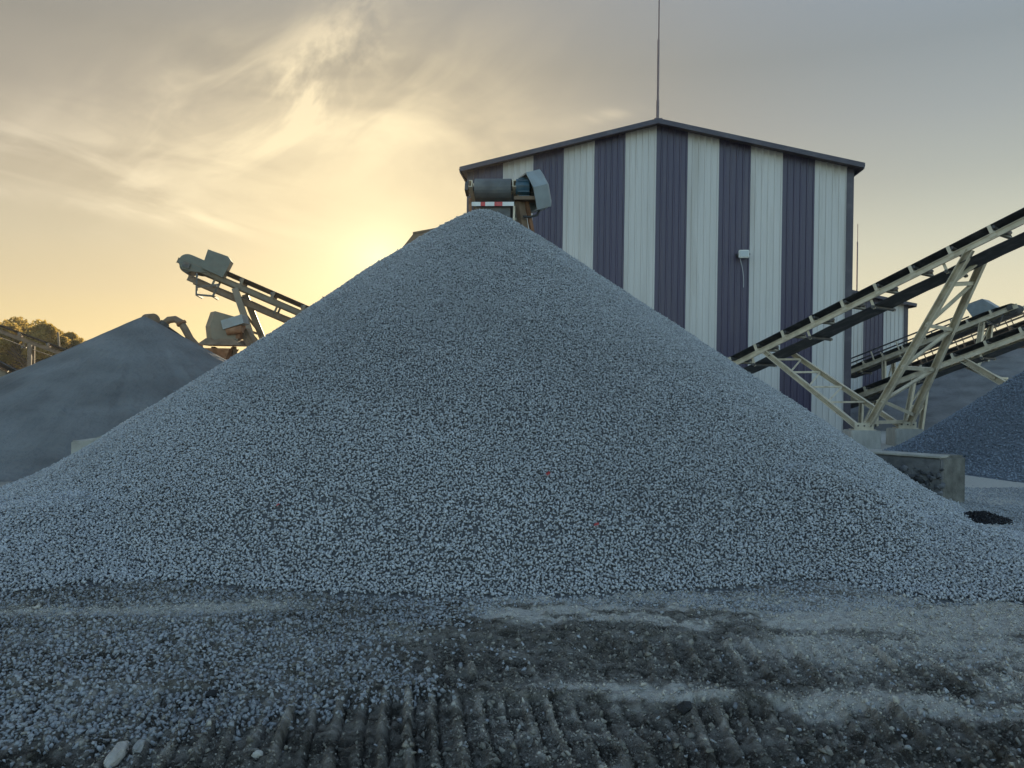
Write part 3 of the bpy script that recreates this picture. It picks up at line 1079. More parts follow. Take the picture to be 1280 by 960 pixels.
footing(F1, 0.80, 0.6, "pale concrete footing block under the conveyor's closer leg, partly behind the pile")
footing(F2, 0.82, 0.6, "pale concrete footing block under the conveyor's farther leg, beside the blue gravel")
n1 = A.at(A.s_at_px(1212, near), near, -0.05); n2 = A.at(A.s_at_px(1230, far), far, -0.05)
b1 = A.at(A.s_at_px(955, near), near, -0.05); b2 = A.at(A.s_at_px(985, far), far, -0.05)
f1l, f1r = F1 + Vector((-0.12, 0, 0.09)), F1 + Vector((0.16, 0, 0.09))
f2l, f2r = F2 + Vector((-0.16, 0, 0.09)), F2 + Vector((0.12, 0, 0.09))
A.leg(f1r, n1, 0.15, 0.17); A.leg(f2r, n2, 0.15, 0.17)
A.leg(f1l, b1, 0.12, 0.14, "strut"); A.leg(f2l, b2, 0.12, 0.14, "strut")
seq = [(0.16, 0.07), (0.36, 0.36), (0.60, 0.60), (0.82, 0.86)]
prev = None
for k, (a, b) in enumerate(seq):
    pa, pb = f1r.lerp(n1, a), f2r.lerp(n2, b)
    A.rods([(pa, pb)], 0.09)
    if prev is not None:
        A.rods([(prev[0], pb) if k % 2 else (prev[0], pb)], 0.075)
    prev = (pa, pb)
A.rods([(f1r.lerp(n1, 0.82), n2)], 0.075)
prev = None
for k, a in enumerate((0.3, 0.5, 0.7, 0.88)):
    pa, pb = f1l.lerp(b1, a), f2l.lerp(b2, a)
    A.rods([(pa, pb)], 0.05)
    if prev is not None:
        A.rods([(prev[0], pb)], 0.05)
    prev = (pa, pb)
# tie beam between the feet and gusset plates with bolts
A.rods([(F1 + Vector((0.1, 0, 0.20)), F2 + Vector((0, 0, 0.20)))], 0.09, "tie_beam")
for fc in (F1, F2):
    mb = MB().box(fc + Vector((0.02, -0.10, 0.10)), (0.52, 0, 0), (0, 0.02, 0), (0, 0, 0.20))
    mb.box(fc + Vector((0.02, 0, 0.012)), (0.6, 0, 0), (0, 0.34, 0), (0, 0, 0.024))
    g = mb.build("gusset_plate", 'cream', A.root)
    for i in (-0.17, 0.0, 0.17):
        mb = MB().tube(fc + Vector((0.02 + i, -0.11, 0.12)), fc + Vector((0.02 + i, -0.135, 0.12)), 0.022, 6)
        bo_ = mb.build("bolt", 'steel', A.root); bo_.parent = g
# guard over the head end at the edge of the picture
hb = A.at(A.len - 1.3, near, 0.30)
MB().box(hb + A.v * (-0.1 * near), A.u * 1.1, A.v * 0.55, A.w * 0.36).build("motor_guard", 'guard', A.root, bevel=0.02)
A.rods([(A.at(A.len - 1.75, near, -0.08), A.at(A.len - 1.95, near, -0.55)), (A.at(A.len - 1.2, near, -0.08), A.at(A.len - 1.95, near, -0.55)),
        (A.at(A.len - 1.95, near, -0.55), A.at(A.len - 1.95, far, -0.55))], 0.05, "scraper_arm", 'steel')

# --- B: upper far right conveyor with guard box at its head
TB = P(1050, 470, 39.0); HB = P(1272, 382, 33.0)
B = Conv("far right conveyor ending in a rounded head with a grey guard box on top", TB, HB, 1.0, 0.2, 1.0, belt_up=0.13, drop=0.22, drum=0.28, survey_near=True)
nb = -1 if (B.at(3, -1) - EYE).length < (B.at(3, 1) - EYE).length else 1
gc = B.at(B.len - 1.35, -nb * 0.2, 0.62)
mb = MB().prism([(-0.5, -0.3), (0.55, -0.32), (0.15, 0.30), (-0.62, 0.34)], gc - B.v * 0.4, gc + B.v * 0.4, B.u, B.w)
mb.build("motor_guard", 'guard', B.root)
for sg in (-1, 1):
    B.rods([(B.at(0.2, sg * 1.02, 0.62), B.at(B.len - 2.2, sg * 1.02, 0.56))], 0.06, "hand_rail", 'steel')
    for k in range(5):
        s = 0.6 + k * (B.len - 3) / 4.2
        B.rods([(B.at(s, sg * 1.02, 0.05), B.at(s, sg * 1.02, 0.58))], 0.05, "rail_post")
B.trestle(B.s_at_px(1232), 0.3, -0.1, 4, 0.2)
B.trestle(B.s_at_px(1110), 0.3, 0.05, 2, 0.16)
B.rods([(B.at(B.len - 0.6, nb, -0.1), B.at(B.len - 1.0, nb, -0.55)), (B.at(B.len - 1.0, nb, -0.55), B.at(B.len - 1.3, nb, -0.1))], 0.05, "scraper_arm", 'steel')

# --- C: lower far right conveyor
TC = P(1040, 508, 31.0); HC = P(1330, 400, 24.5)
C = Conv("lower right conveyor passing behind the trestle legs with a slanting strut over the blue gravel", TC, HC, 1.0, 0.19, 1.15, belt_up=0.15, drop=0.2, drum=0.26, survey_near=True)
nc = -1 if (C.at(3, -1) - EYE).length < (C.at(3, 1) - EYE).length else 1
cs = C.at(C.s_at_px(1203, nc), nc, -0.08)
ce = P(1285, 497, cs.y - 2.4)
C.leg(cs, ce, 0.18, 0.2, "strut")
C.leg(C.at(C.s_at_px(1206, -nc), -nc, -0.08), ce + C.v * (-nc) * 0.9, 0.18, 0.2, "strut")
C.rods([(cs.lerp(ce, 0.5), cs.lerp(ce, 0.5) + C.v * (-nc) * 1.0)], 0.07)
ce2 = Vector((ce.x, ce.y, 0)) + (ce - cs).normalized() * 0
C.rods([(ce, ce + (ce - cs).normalized() * 3.0)], 0.16, "strut")
C.trestle(C.s_at_px(1150), 0.3, -0.15, 2, 0.15)
C.trestle(C.s_at_px(1085), 0.3, 0.0, 1, 0.14)

# --- D: lattice gallery truss far behind
TD = P(1075, 486, 52.0); HD = P(1335, 389, 44.0)
D = Conv("distant brown lattice truss conveyor seen between the two far right belts", TD, HD, 1.3, 0.10, 1.3, frame='rust_dark', drop=0.2)
for sg in (-1, 1):
    D.rods([(D.at(0, sg, -1.0), D.at(D.len, sg, -1.0)), (D.at(0, sg * 1.5, 0.95), D.at(D.len, sg * 1.5, 0.95)), (D.at(0, sg * 1.5, 0.5), D.at(D.len, sg * 1.5, 0.5))],
           0.10, "chord")
    n = int(D.len / 0.9)
    mb = MB(); mp = MB()
    for k in range(n):
        s0, s1 = k * D.len / n, (k + 1) * D.len / n
        a, b = ((-1.0, 0.0) if k % 2 else (0.0, -1.0))
        mb.beam(D.at(s0, sg, a), D.at(s1, sg, b), 0.06, 0.06, D.v)
        mb.beam(D.at(s1, sg, 0), D.at(s1, sg, -1.0), 0.05, 0.05, D.v)
        mp.beam(D.at(s1, sg * 1.5, -0.05), D.at(s1, sg * 1.5, 0.95), 0.05, 0.05, D.v)
    mb.build("lattice", 'rust_dark', D.root); mp.build("hand_rail", 'rust_dark', D.root)
D.trestle(D.len * 0.45, 0.3, 0.0, 4, 0.18)
D.trestle(D.len * 0.85, 0.3, 0.0, 5, 0.18)


# --- drive head helper: motor plus hexagonal guard box beside a head pulley
def drive(cv, side, s=None, guard='guard', size=1.0, tilt=0.0):
    s = cv.drum_s if s is None else s
    c = cv.at(s, side, cv.mid) + cv.v * side * 0.34 * size
    u, v, w = cv.u, cv.v, cv.w
    mb = MB().tube(c - v * side * 0.20 * size, c + v * side * 0.03 * size, 0.10 * size, 14)
    mb.build("coupling", 'steel', cv.root)
    mb = MB().tube(c + v * side * 0.0, c + v * side * 0.20 * size, 0.21 * size, 18)
    mb.tube(c + v * side * 0.20 * size, c + v * side * 0.30 * size, 0.17 * size, 18)
    mt = mb.build("gear_motor", 'motor', cv.root)
    return c


# --- E: conveyor feeding the big pile, its head pulley faces the camera
HE = P(616, 233, 13.35); TE = Vector((HE.x + 1.0, HE.y + 13.0, 0.9))
E = Conv("conveyor whose black head pulley and blue motor stand over the peak of the big pile", TE, HE + (HE - TE).normalized() * 0.1, 0.70, 0.13, 1.0,
         belt_up=0.14, drop=0.22, drum=0.20, belt='belt_grey')
re = 1 if E.at(E.len, 1).x > E.at(E.len, -1).x else -1
hc = E.at(E.drum_s, 0, E.mid)
ux_ = (E.v * re).normalized()
fw = Vector((E.u.x, E.u.y, 0)).normalized()            # towards the camera
zz = Vector((0, 0, 1))
# head frame: striped warning plate, dark apron, post
pc = hc - zz * 0.30 + fw * 0.16
segs = [(-0.36, -0.20, 'white'), (-0.20, -0.12, 'red'), (-0.12, 0.04, 'white'), (0.04, 0.18, 'red'), (0.18, 0.38, 'white')]
for a, b, m_ in segs:
    MB().box(pc + ux_ * ((a + b) / 2), ux_ * (b - a), fw * 0.02, zz * 0.07).build("warning_plate", m_, E.root)
MB().box(hc - zz * 0.50 + fw * 0.08, ux_ * 0.62, fw * 0.02, zz * 0.32).build("apron_plate", 'steel', E.root)
MB().beam(pc + ux_ * 0.385 - zz * 0.035, pc + ux_ * 0.37 - zz * 0.85, 0.035, 0.035).build("post", 'cream', E.root)
MB().beam(pc - ux_ * 0.385 + zz * 0.10, pc - ux_ * 0.36 - zz * 0.75, 0.05, 0.05).build("post", 'rust', E.root)
MB().beam(hc + ux_ * 0.43 + zz * 0.0, hc + ux_ * 0.58 - zz * 0.95 - fw * 0.1, 0.12, 0.12).build("post", 'rust_dark', E.root)
MB().beam(hc + ux_ * 0.56 - zz * 0.1, hc + ux_ * 0.74 - zz * 1.0 - fw * 0.12, 0.06, 0.06).build("post", 'rust', E.root)
# motor and hexagonal guard
mc = hc + ux_ * 0.60
MB().tube(hc + ux_ * 0.40, hc + ux_ * 0.48, 0.075, 14).build("coupling", 'steel', E.root)
MB().tube(mc - ux_ * 0.20 + zz * 0.02, mc + ux_ * 0.04 + zz * 0.02, 0.15, 18).build("gear_motor", 'motor', E.root)
b = MB()
for k in range(10):
    a = 2 * math.pi * k / 10
    b.box(mc - ux_ * 0.06 + zz * 0.02 + (zz * math.sin(a) + fw * math.cos(a)) * 0.16, ux_ * 0.2, zz * 0.018, fw * 0.018)
b.build("cooling_fin", 'motor', E.root)
# guard box: a shallow tilted six-sided cover, open towards the drum
gx = (ux_ * 0.86 - fw * 0.40 + zz * 0.32).normalized()
gz = (zz - gx * zz.dot(gx)).normalized(); gy = gx.cross(gz)
gcx = mc + ux_ * 0.16 - zz * 0.04
prof = [(-0.15, 0.33), (0.15, 0.33), (0.28, 0.04), (0.18, -0.33), (-0.18, -0.33), (-0.28, 0.04)]
outer = MB()
nP = len(prof)
ring = lambda k, sx: [gcx + gx * sx + gy * (x * k) + gz * (y * k) for x, y in prof]
r0, r1, r2, r3 = ring(1.0, -0.17), ring(1.0, 0.10), ring(0.72, 0.16), ring(0.93, -0.17)
r4 = ring(0.93, 0.07)
vs = r0 + r1 + r2 + r3 + r4
fsx = []
for i in range(nP):
    j = (i + 1) % nP
    fsx += [(i, j, nP + j, nP + i), (nP + i, nP + j, 2 * nP + j, 2 * nP + i), (3 * nP + i, 3 * nP + j, j, i), (4 * nP + i, 4 * nP + j, 3 * nP + j, 3 * nP + i)]
fsx += [tuple(range(2 * nP, 3 * nP)), tuple(range(4 * nP, 5 * nP))[::-1]]
outer.add(vs, fsx).build("motor_guard", 'guard', E.root)
pts = [gcx - gz * 0.33 - gx * 0.05 + Vector((0, 0, 0)), gcx - gz * 0.40 - gx * 0.12, gcx - gz * 0.40 - gx * 0.25, gcx - gz * 0.36 - gx * 0.38]
MB().pipe(pts, 0.02, 8).build("cable", 'black_cable', E.root)
MB().box(mc - zz * 0.19 - ux_ * 0.02, ux_ * 0.40, fw * 0.30, zz * 0.06).build("motor_mount", 'rust_dark', E.root)
for s in (E.len * 0.55, E.len * 0.25):
    E.trestle(s, 0.3, 0.0, 3, 0.14)

# --- F: left conveyor against the sky
HF = P(226, 328, 25.0); TF = P(450, 424, 26.2)
uf = (HF - TF).normalized()
Fc = Conv("left conveyor against the glowing sky with an olive motor box over its head", TF - uf * 2.5, HF, 1.0, 0.17, 1.05, frame='tan', belt_up=0.17, drop=0.31, drum=0.33, lower='rust_dark')
nf = -1 if (Fc.at(3, -1) - EYE).length < (Fc.at(3, 1) - EYE).length else 1
gc = Fc.at(Fc.len - 1.16, nf * 0.9, 0.40)
prof = [(x_ * 0.80, z_ * 0.80) for x_, z_ in [(0.45, -0.42), (0.52, 0.36), (-0.28, 0.42), (-0.46, 0.30), (-0.42, -0.44)]]
MB().prism(prof, gc - Fc.v * 0.26, gc + Fc.v * 0.26, Fc.u, Fc.w).build("motor_guard", 'guard_green', Fc.root)
# rounded head hood
hp = [(0.0, -0.24)] + [(0.30 * math.cos(a) + 0.02, 0.27 * math.sin(a)) for a in np.linspace(-1.2, 1.57, 10)] + [(-0.75, 0.27), (-0.75, 0.0), (-0.3, -0.18)]
hcen = Fc.at(Fc.len - 0.36, nf * 1.02, 0.06)
MB().prism(hp, hcen - Fc.v * 0.04, hcen + Fc.v * 0.04, Fc.u, Fc.w).build("head_hood", 'guard_green', Fc.root)
hcen = Fc.at(Fc.len - 0.36, -nf * 1.02, 0.06)
MB().prism(hp, hcen - Fc.v * 0.04, hcen + Fc.v * 0.04, Fc.u, Fc.w).build("head_hood", 'guard_green', Fc.root)
# belt scraper hanging under the head
s0 = Fc.len - 0.7
q1, q2, q3, q4 = Fc.at(s0, nf, -0.14), Fc.at(s0 - 0.25, nf, -0.78), Fc.at(s0 - 0.72, nf, -0.62), Fc.at(s0 - 0.75, nf, -0.2)
Fc.rods([(q1, q2), (q2, q3), (q3, q4), (q4, q2.lerp(q1, 0.35)), (q2, q2 + Fc.v * -nf), (q3, q3 + Fc.v * -nf)], 0.06, "scraper_arm", 'steel')
sF = Fc.s_at_px(298)
for sg in (-1, 1):
    tp = Fc.at(sF if sg == nf else sF - 0.2, sg, -0.12)
    ft = Vector((tp.x + 1.65 + (0.1 if sg == nf else 0.1), tp.y + (-0.4 if sg == nf else 0.4), 0))
    Fc.leg(ft, tp, 0.18, 0.2)
tpn, tpf = Fc.at(sF, nf, -0.12), Fc.at(sF - 0.2, -nf, -0.12)
ftn, ftf = Vector((tpn.x + 1.75, tpn.y - 0.4, 0)), Vector((tpf.x + 1.75, tpf.y + 0.4, 0))
for a, b in ((0.15, 0.3), (0.3, 0.3), (0.3, 0.45), (0.45, 0.45), (0.45, 0.62), (0.62, 0.62)):
    Fc.rods([(tpn.lerp(ftn, a), tpf.lerp(ftf, b))], 0.07)

# --- G: conveyor reaching the peak of the left sand pile, rusty
HG = P(186, 405, 18.4); TG = P(300, 488, 20.5)
Gc = Conv("rusty little conveyor with round head on the peak of the left sand pile", TG + (TG - HG) * 0.25, HG, 0.42, 0.12, 0.8, frame='rust_dark', belt_up=0.08, drop=0.10, drum=0.17, belt='belt_dusty')
_c = P(188, 401, 18.35)
MB().tube(_c - Gc.v * 0.14, _c + Gc.v * 0.14, 0.17, 20).build('pulley_guard', 'rust_dark', Gc.root)
Gc.trestle(Gc.len * 0.3, 0.3, 0, 2, 0.1)
# curved chute pipe
hz = [(204, 409), (206, 404), (211, 400), (219, 399), (226, 403), (231, 411), (238, 424), (247, 434), (257, 444), (268, 458), (280, 475)]
pts = [P(x, y, 19.6) for x, y in hz]
ch = thing("curved_pipe", "brown curved pipe arching over the rusty conveyor right of the sand pile peak", "pipe", (pts[-1].x, pts[-1].y, 0))
MB().pipe(pts, 0.09, 10).build("pipe_run", 'rust_dark', ch)
for k in (0, 4, 7):
    d = (pts[k + 1] - pts[k]).normalized()
    MB().tube(pts[k], pts[k] + d * 0.06, 0.125, 12).build("flange", 'rust', ch)
MB().tube(pts[-1], (pts[-1].x + 0.1, pts[-1].y, 0), 0.075, 10).build("stand", 'rust_dark', ch)

# --- crusher feed hopper with motor boxes, between the left pile and the big pile
hb = P(282, 440, 23.5)
hop = thing("feed_hopper", "rusty orange feed hopper topped by pale boxes below the left conveyor", "hopper", (hb.x, hb.y, 0))


def frustum(mb, c, w1, d1, w2, d2, z0, z1):
    vs = [(c.x - w1, c.y - d1, z0), (c.x + w1, c.y - d1, z0), (c.x + w1, c.y + d1, z0), (c.x - w1, c.y + d1, z0),
          (c.x - w2, c.y - d2, z1), (c.x + w2, c.y - d2, z1), (c.x + w2, c.y + d2, z1), (c.x - w2, c.y + d2, z1)]
    mb.add(vs, [(3, 2, 1, 0), (4, 5, 6, 7), (0, 1, 5, 4), (1, 2, 6, 5), (2, 3, 7, 6), (3, 0, 4, 7)])
    return mb


zz_ = lambda px, py: P(px, py, 23.5)
z = lambda py: P(282, py, 23.5).z
c0 = P(276, 440, 23.5)
frustum(MB(), c0, 0.12, 0.15, 0.42, 0.4, z(458), z(436)).build("funnel", 'rust', hop)
frustum(MB(), P(281, 436, 23.5), 0.66, 0.5, 0.42, 0.42, z(432), z(424)).build("hopper_rim", 'rust_dark', hop)
d1 = Vector((0.80, 0.60, 0)); d2 = Vector((-0.60, 0.80, 0))
gb = P(277, 408, 23.3)
prof = [(-0.36, -0.36), (-0.12, -0.52), (0.40, -0.48), (0.42, 0.26), (-0.26, 0.44), (-0.40, 0.0)]
MB().prism(prof, gb - d2 * 0.25, gb + d2 * 0.25, Vector((1, 0.15, 0)).normalized(), Vector((0, 0, 1))).build("motor_guard", 'tan', hop)
gb2 = P(294, 403, 23.2)
mb = MB().box(gb2, Vector((0.62, 0, 0.2)), (0, 0.5, 0), Vector((-0.07, 0, 0.26)))
mb.build("drive_box", 'guard', hop)
mb = MB().box(P(292, 416, 23.4), Vector((0.55, 0, 0.06)), (0, 0.5, 0), (0, 0, 0.42))
mb.tube(P(284, 414, 23.1), P(303, 411, 23.1), 0.13, 12)
mb.build("gearbox", 'rust', hop)
for px, px2 in ((302, 316), (308, 322), (268, 262), (292, 296)):
    a = P(px, 412 if px > 300 else 434, 23.5); b_ = P(px2, 440 if px > 300 else 470, 23.3)
    a2 = a + (b_ - a).normalized() * ((a.z) / max(0.05, (a - b_).normalized().z))
    MB().beam(a, a2, 0.13, 0.13).build("leg", 'rust_dark', hop)

# --- H, I: far left conveyors in front of the trees
HH = P(-60, 392, 34.0); TH = P(96, 449, 36.0)
H = Conv("upper far left conveyor running down in front of the backlit trees", TH + (TH - HH) * 0.3, HH, 0.9, 0.16, 1.2, frame='rust_dark', belt_up=0.14, drop=0.3, drum=0.26)
H.trestle(H.s_at_px(40), 0.3, 0, 3, 0.16)
mb = MB()
sH = H.s_at_px(72, 1)
H.rods([(H.at(sH, 0.9, 0.2), H.at(sH, 0.9, 0.2) + Vector((-0.08, 0, 0.75)))], 0.08, "post")
HI = P(-70, 428, 27.0); TI = P(60, 498, 28.5)
I = Conv("lower far left conveyor dipping behind the sand pile at the photo's edge", TI + (TI - HI) * 0.3, HI, 1.0, 0.2, 1.0, frame='tan', belt_up=0.2, drop=0.2)
I.trestle(I.s_at_px(5), 0.3, 0, 2, 0.14)

# brown hopper roof peeking out over the left flank of the big pile
rp0 = P(522, 290, 22.0)
hs = thing("brown_shed", "brown sheet roof corner peeking above the left flank of the big pile", "shed", (rp0.x + 0.9, 22.6, 0))
rz = rp0.z
mb = MB()
e0, e1 = P(516, 290, 22.0), P(560, 282, 22.4)
dv = (e1 - e0)
lowl = P(491, 322, 22.0)
mb.add([e0, e0 + dv * 1.6, e0 + dv * 1.6 + Vector((0, 2.6, 0.0)), e0 + Vector((0, 2.6, 0)),
        e0 - Vector((0, 0, 0.06)), e0 + dv * 1.6 - Vector((0, 0, 0.06)), e0 + dv * 1.6 + Vector((0, 2.6, -0.06)), e0 + Vector((0, 2.6, -0.06))],
       [(0, 1, 2, 3), (7, 6, 5, 4), (0, 4, 5, 1), (1, 5, 6, 2), (2, 6, 7, 3), (3, 7, 4, 0)])
mb.build("roof", 'rust_dark', hs)
sl = (lowl - e0)
k = 5.6 / abs(sl.z) * 0.75
bl = e0 + sl * k
mb = MB()
e2 = e0 + dv * 1.55
mb.add([e0 - Vector((0, 0, 0.07)), bl, Vector((e2.x, e2.y, bl.z)), e2 - Vector((0, 0, 0.07)),
        e0 + Vector((0.05, 2.5, -0.07)), bl + Vector((0, 2.5, 0)), Vector((e2.x, e2.y + 2.5, bl.z)), e2 + Vector((0, 2.5, -0.07))],
       [(0, 1, 2, 3), (7, 6, 5, 4), (0, 4, 5, 1), (2, 6, 7, 3), (1, 5, 6, 2)])
mb.build("wall", 'rust_dark', hs)
for xx in (bl.x + 0.2, e2.x - 0.2):
    for yy in (22.2, 24.2):
        MB().beam((xx, yy, 0), (xx, yy, bl.z), 0.15, 0.15).build("post", 'rust_dark', hs)

# ------------------------------------------------------------------ low walls and blocks
wz = 0.66
w1 = G(1080, 566, wz); w2 = G(1176, 573, wz)
w1 = w2 + (w1 - w2) * 1.5
wall = thing("masonry_wall", "low masonry wall with concrete end pier half buried by the big pile", "wall", (w2.x, w2.y, 0))
wd = (w2 - w1); wd.z = 0; wd.normalize(); wn = Vector((-wd.y, wd.x, 0))
if wn.y < 0: wn = -wn
ctr = (w1 + w2) / 2 + wn * 0.19
ln = (w2 - w1).length
MB().box((ctr.x, ctr.y, wz / 2 - 0.05), wd * ln, wn * 0.38, (0, 0, wz + 0.098)).build("wall_core", 'masonry', wall, bevel=0.02)
# rocks set in the face
rs = np.random.default_rng(5)
pp, hh = [], []
for k in range(260):
    a = rs.random() * ln; zc = rs.random() * (wz - 0.14)
    p = w1 + wd * a + wn * (0.0 + 0.05 * rs.random())
    pp.append((p.x, p.y, zc)); hh.append(0.05 + 0.07 * rs.random() ** 2)
sv, stt, tone = stones(np.array(pp), np.array(hh))
ro = np_mesh("face_stone", sv, stt.ravel(), np.arange(len(stt)) * 3, None, [M['dark_stone']], None, tone)
ro.parent = wall; ro.location = -Vector(wall['_base']); ro['kind'] = 'stuff'
MB().box((ctr.x, ctr.y, wz + 0.012), wd * (ln + 0.02), wn * 0.42, (0, 0, 0.03)).build("coping", 'concrete', wall, bevel=0.008)
# end pier faces the camera
pl, pr = G(1175.5, 573, wz), G(1211, 571, wz)
pd = (pr - pl); pw = pd.length; pd.normalize(); pn = Vector((-pd.y, pd.x, 0))
pcn = (pl + pr) / 2 + pn * 0.20
MB().box((pcn.x, pcn.y, wz / 2 - 0.03), pd * pw, pn * 0.34, (0, 0, wz + 0.10)).build("pier", 'pier', wall, bevel=0.035)

bw = P(104, 553, 10.6)
blk = thing("concrete_block", "pale concrete block poking out of the left flank of the big pile", "block", (bw.x, bw.y, 0))
t_l = P(88, 551, 10.6)
MB().box((t_l.x + 0.5, t_l.y + 0.3, t_l.z / 2), (1.0, 0, 0), (0, 0.6, 0), (0, 0, t_l.z)).build("block_body", 'concrete', blk, bevel=0.02)
slab = MB().box((t_l.x + 0.42, t_l.y + 0.15, t_l.z + 0.05), Vector((0.5, 0, 0.16)), (0, 0.28, 0), (-0.012, 0, 0.035))
slab.build("loose_slab", 'concrete', blk, bevel=0.006)


# ------------------------------------------------------------------ small things
def rock(px, py, a, b, c, rot, m, label, cat="rock", name="rock", group=None, seed=1, sink=0.3):
    p = G(px, py)
    rs = np.random.default_rng(seed)
    bm = bmesh.new()
    bmesh.ops.create_icosphere(bm, subdivisions=3, radius=1.0)
    cuts = [(Vector(rs.normal(size=3)).normalized(), rs.uniform(0.62, 0.9)) for _ in range(11)]
    for v in bm.verts:                            # chip flat faces off a ball, then roughen it
        for n_, d_ in cuts:
            h = v.co.dot(n_) - d_
            if h > 0: v.co -= n_ * h
        q = v.co * 3.1
        v.co *= 1 + 0.42 * float(N3(np.array([q.x + q.z + seed]), np.array([q.y - q.z * 0.7]), 1.0, 4)[0])
        v.co = Vector((v.co.x * a, v.co.y * b, v.co.z * c))
    me = bpy.data.meshes.new(name); bm.to_mesh(me); bm.free()
    me.materials.append(M[m])
    o = bpy.data.objects.new(name, me); COL.objects.link(o)
    o.location = (p.x, p.y, float(ground_h(np.array([p.x]), np.array([p.y]))[0]) + c * (1 - sink))
    o.rotation_euler = (0, 0, rot)
    return tag(o, label, cat, group)


_d = G(164, 922) - G(131, 962)
_r = math.atan2(_d.y, _d.x)
rock(146, 943, 0.125, 0.034, 0.034, _r, 'rock', "long pale buff rock lying in the cleat marks at lower left", seed=3)
rock(174, 936, 0.065, 0.020, 0.024, _r, 'rock_grey', "slim grey stone sliver beside the long pale rock", seed=4)
rock(322, 941, 0.026, 0.022, 0.022, 0.4, 'rock', "small rounded tan rock among the spilled stones near the bottom edge", seed=5)
rock(856, 887, 0.042, 0.032, 0.036, 0.4, 'clod', "black lump of soil on the cleat marks right of centre", "clod", "clod", seed=6)
rock(844, 863, 0.034, 0.022, 0.012, 0.2, 'rock', "flat pale chip on the dirt just above the black lump", seed=7)
rock(265, 866, 0.034, 0.026, 0.024, 0.8, 'dark_stone', "dark stone lying on the spilled gravel at lower left", seed=8)

for (px, py), lb in (((684, 597), "scrap of faded red plastic lying highest on the front of the big pile"),
                     ((744, 660), "red plastic scrap low on the front of the big pile, right of the higher one"),
                     ((349, 636), "tiny reddish plastic scrap on the left front of the big pile")):
    p = ray_on(px, py, pile_h)
    _, n, _ = facing(np.array([p.x]), np.array([p.y]), pile_h)
    n = Vector(n[0])
    bm = bmesh.new()
    rs = random.Random(px)
    big = 0.036 if px > 400 else 0.022
    ax = n.orthogonal().normalized(); ay = n.cross(ax)
    ringv = []
    for k in range(8):
        a = 2 * math.pi * k / 8
        rr = big * rs.uniform(0.6, 1.15)
        ringv.append(bm.verts.new(ax * math.cos(a) * rr + ay * math.sin(a) * rr * 0.6 + n * rs.uniform(-0.008, 0.016)))
    cv = bm.verts.new(n * 0.014)
    for k in range(8):
        bm.faces.new((ringv[k], ringv[(k + 1) % 8], cv))
    r = bmesh.ops.solidify(bm, geom=bm.faces[:], thickness=0.003)
    me = bpy.data.meshes.new("plastic_scrap"); bm.to_mesh(me); bm.free()
    me.materials.append(M['red'])
    o = bpy.data.objects.new("plastic_scrap", me); COL.objects.link(o)
    o.location = p + n * 0.045
    tag(o, lb, "scrap", "red plastic scraps on the big pile")

# ------------------------------------------------------------------ trees
leaf = bpy.data.materials.new("leaf"); leaf.use_nodes = True
nt = leaf.node_tree; L = nt.links.new
bs = nt.nodes["Principled BSDF"]; bs.inputs["Roughness"].default_value = 0.7
at_ = nt.nodes.new("ShaderNodeAttribute"); at_.attribute_name = "tone"
rp = nt.nodes.new("ShaderNodeValToRGB")
rp.color_ramp.elements[0].color = (0.04, 0.05, 0.018, 1); rp.color_ramp.elements[1].color = (0.13, 0.115, 0.04, 1)
L(at_.outputs["Fac"], rp.inputs[0]); L(rp.outputs[0], bs.inputs["Base Color"])
tr = nt.nodes.new("ShaderNodeBsdfTranslucent"); tr.inputs[0].default_value = (0.50, 0.36, 0.10, 1)
mxs = nt.nodes.new("ShaderNodeMixShader"); mxs.inputs[0].default_value = 0.65
L(bs.outputs[0], mxs.inputs[1]); L(tr.outputs[0], mxs.inputs[2]); L(mxs.outputs[0], nt.nodes["Material Output"].inputs[0])


def tree(x, y, h, rad, seed, label):
    rs = np.random.default_rng(seed)
    t = thing("tree", label, "tree", (x, y, 0), "backlit trees beyond the sand pile")
    mb = MB()
    tp = Vector((x + rs.uniform(-.3, .3), y, h * 0.5))
    mb.pipe([Vector((x, y, -0.1)), Vector((x + 0.05, y, h * 0.25)), tp], [0.028 * h, 0.022 * h, 0.016 * h], 8)
    cl = []
    for k in range(46):
        a = rs.random() * 6.283; e = rs.uniform(-0.35, 1.0)
        r = rad * (0.35 + 0.72 * rs.random()) * math.sqrt(max(0.05, 1 - 0.6 * e * e))
        c = Vector((x + r * math.cos(a), y + r * math.sin(a), h * 0.62 + e * h * 0.33))
        cl.append(c)
        mid = tp.lerp(c, 0.5) + Vector((0, 0, -0.05 * h))
        st = Vector((x, y, h * rs.uniform(0.25, 0.5)))
        mb.pipe([st, mid, c], [0.010 * h, 0.006 * h, 0.002 * h], 5)
    mb.build("trunk", 'bark', t)
    pts, tone = [], []
    for c in cl:
        n = 480
        d = rs.normal(size=(n, 3)); d /= np.linalg.norm(d, axis=1)[:, None]
        q = np.array(c) + d * (rad * rs.uniform(0.12, 0.27)) * (rs.random((n, 1)) ** 0.5) * np.array([1, 1, 0.75])
        pts.append(q); tone.append(np.clip(rs.normal(0.5, 0.2) + rs.normal(0, 0.15, n), 0, 1))
    pts = np.concatenate(pts); tone = np.concatenate(tone)
    n = len(pts)
    rot = rand_rot(n)
    quad = np.array([[-.5, -.28, 0], [.5, -.28, 0.05], [.5, .28, 0], [-.5, .28, 0.05]]) * 0.17
    vv = np.einsum('nij,vj->nvi', rot, quad) * rs.uniform(0.6, 1.3, n)[:, None, None] + pts[:, None]
    vv = vv.reshape(-1, 3) - np.array([x, y, 0])
    o = np_mesh("crown", vv, np.arange(n * 4), np.arange(n) * 4, None, [leaf], None, np.repeat(tone, 4))
    o.parent = t


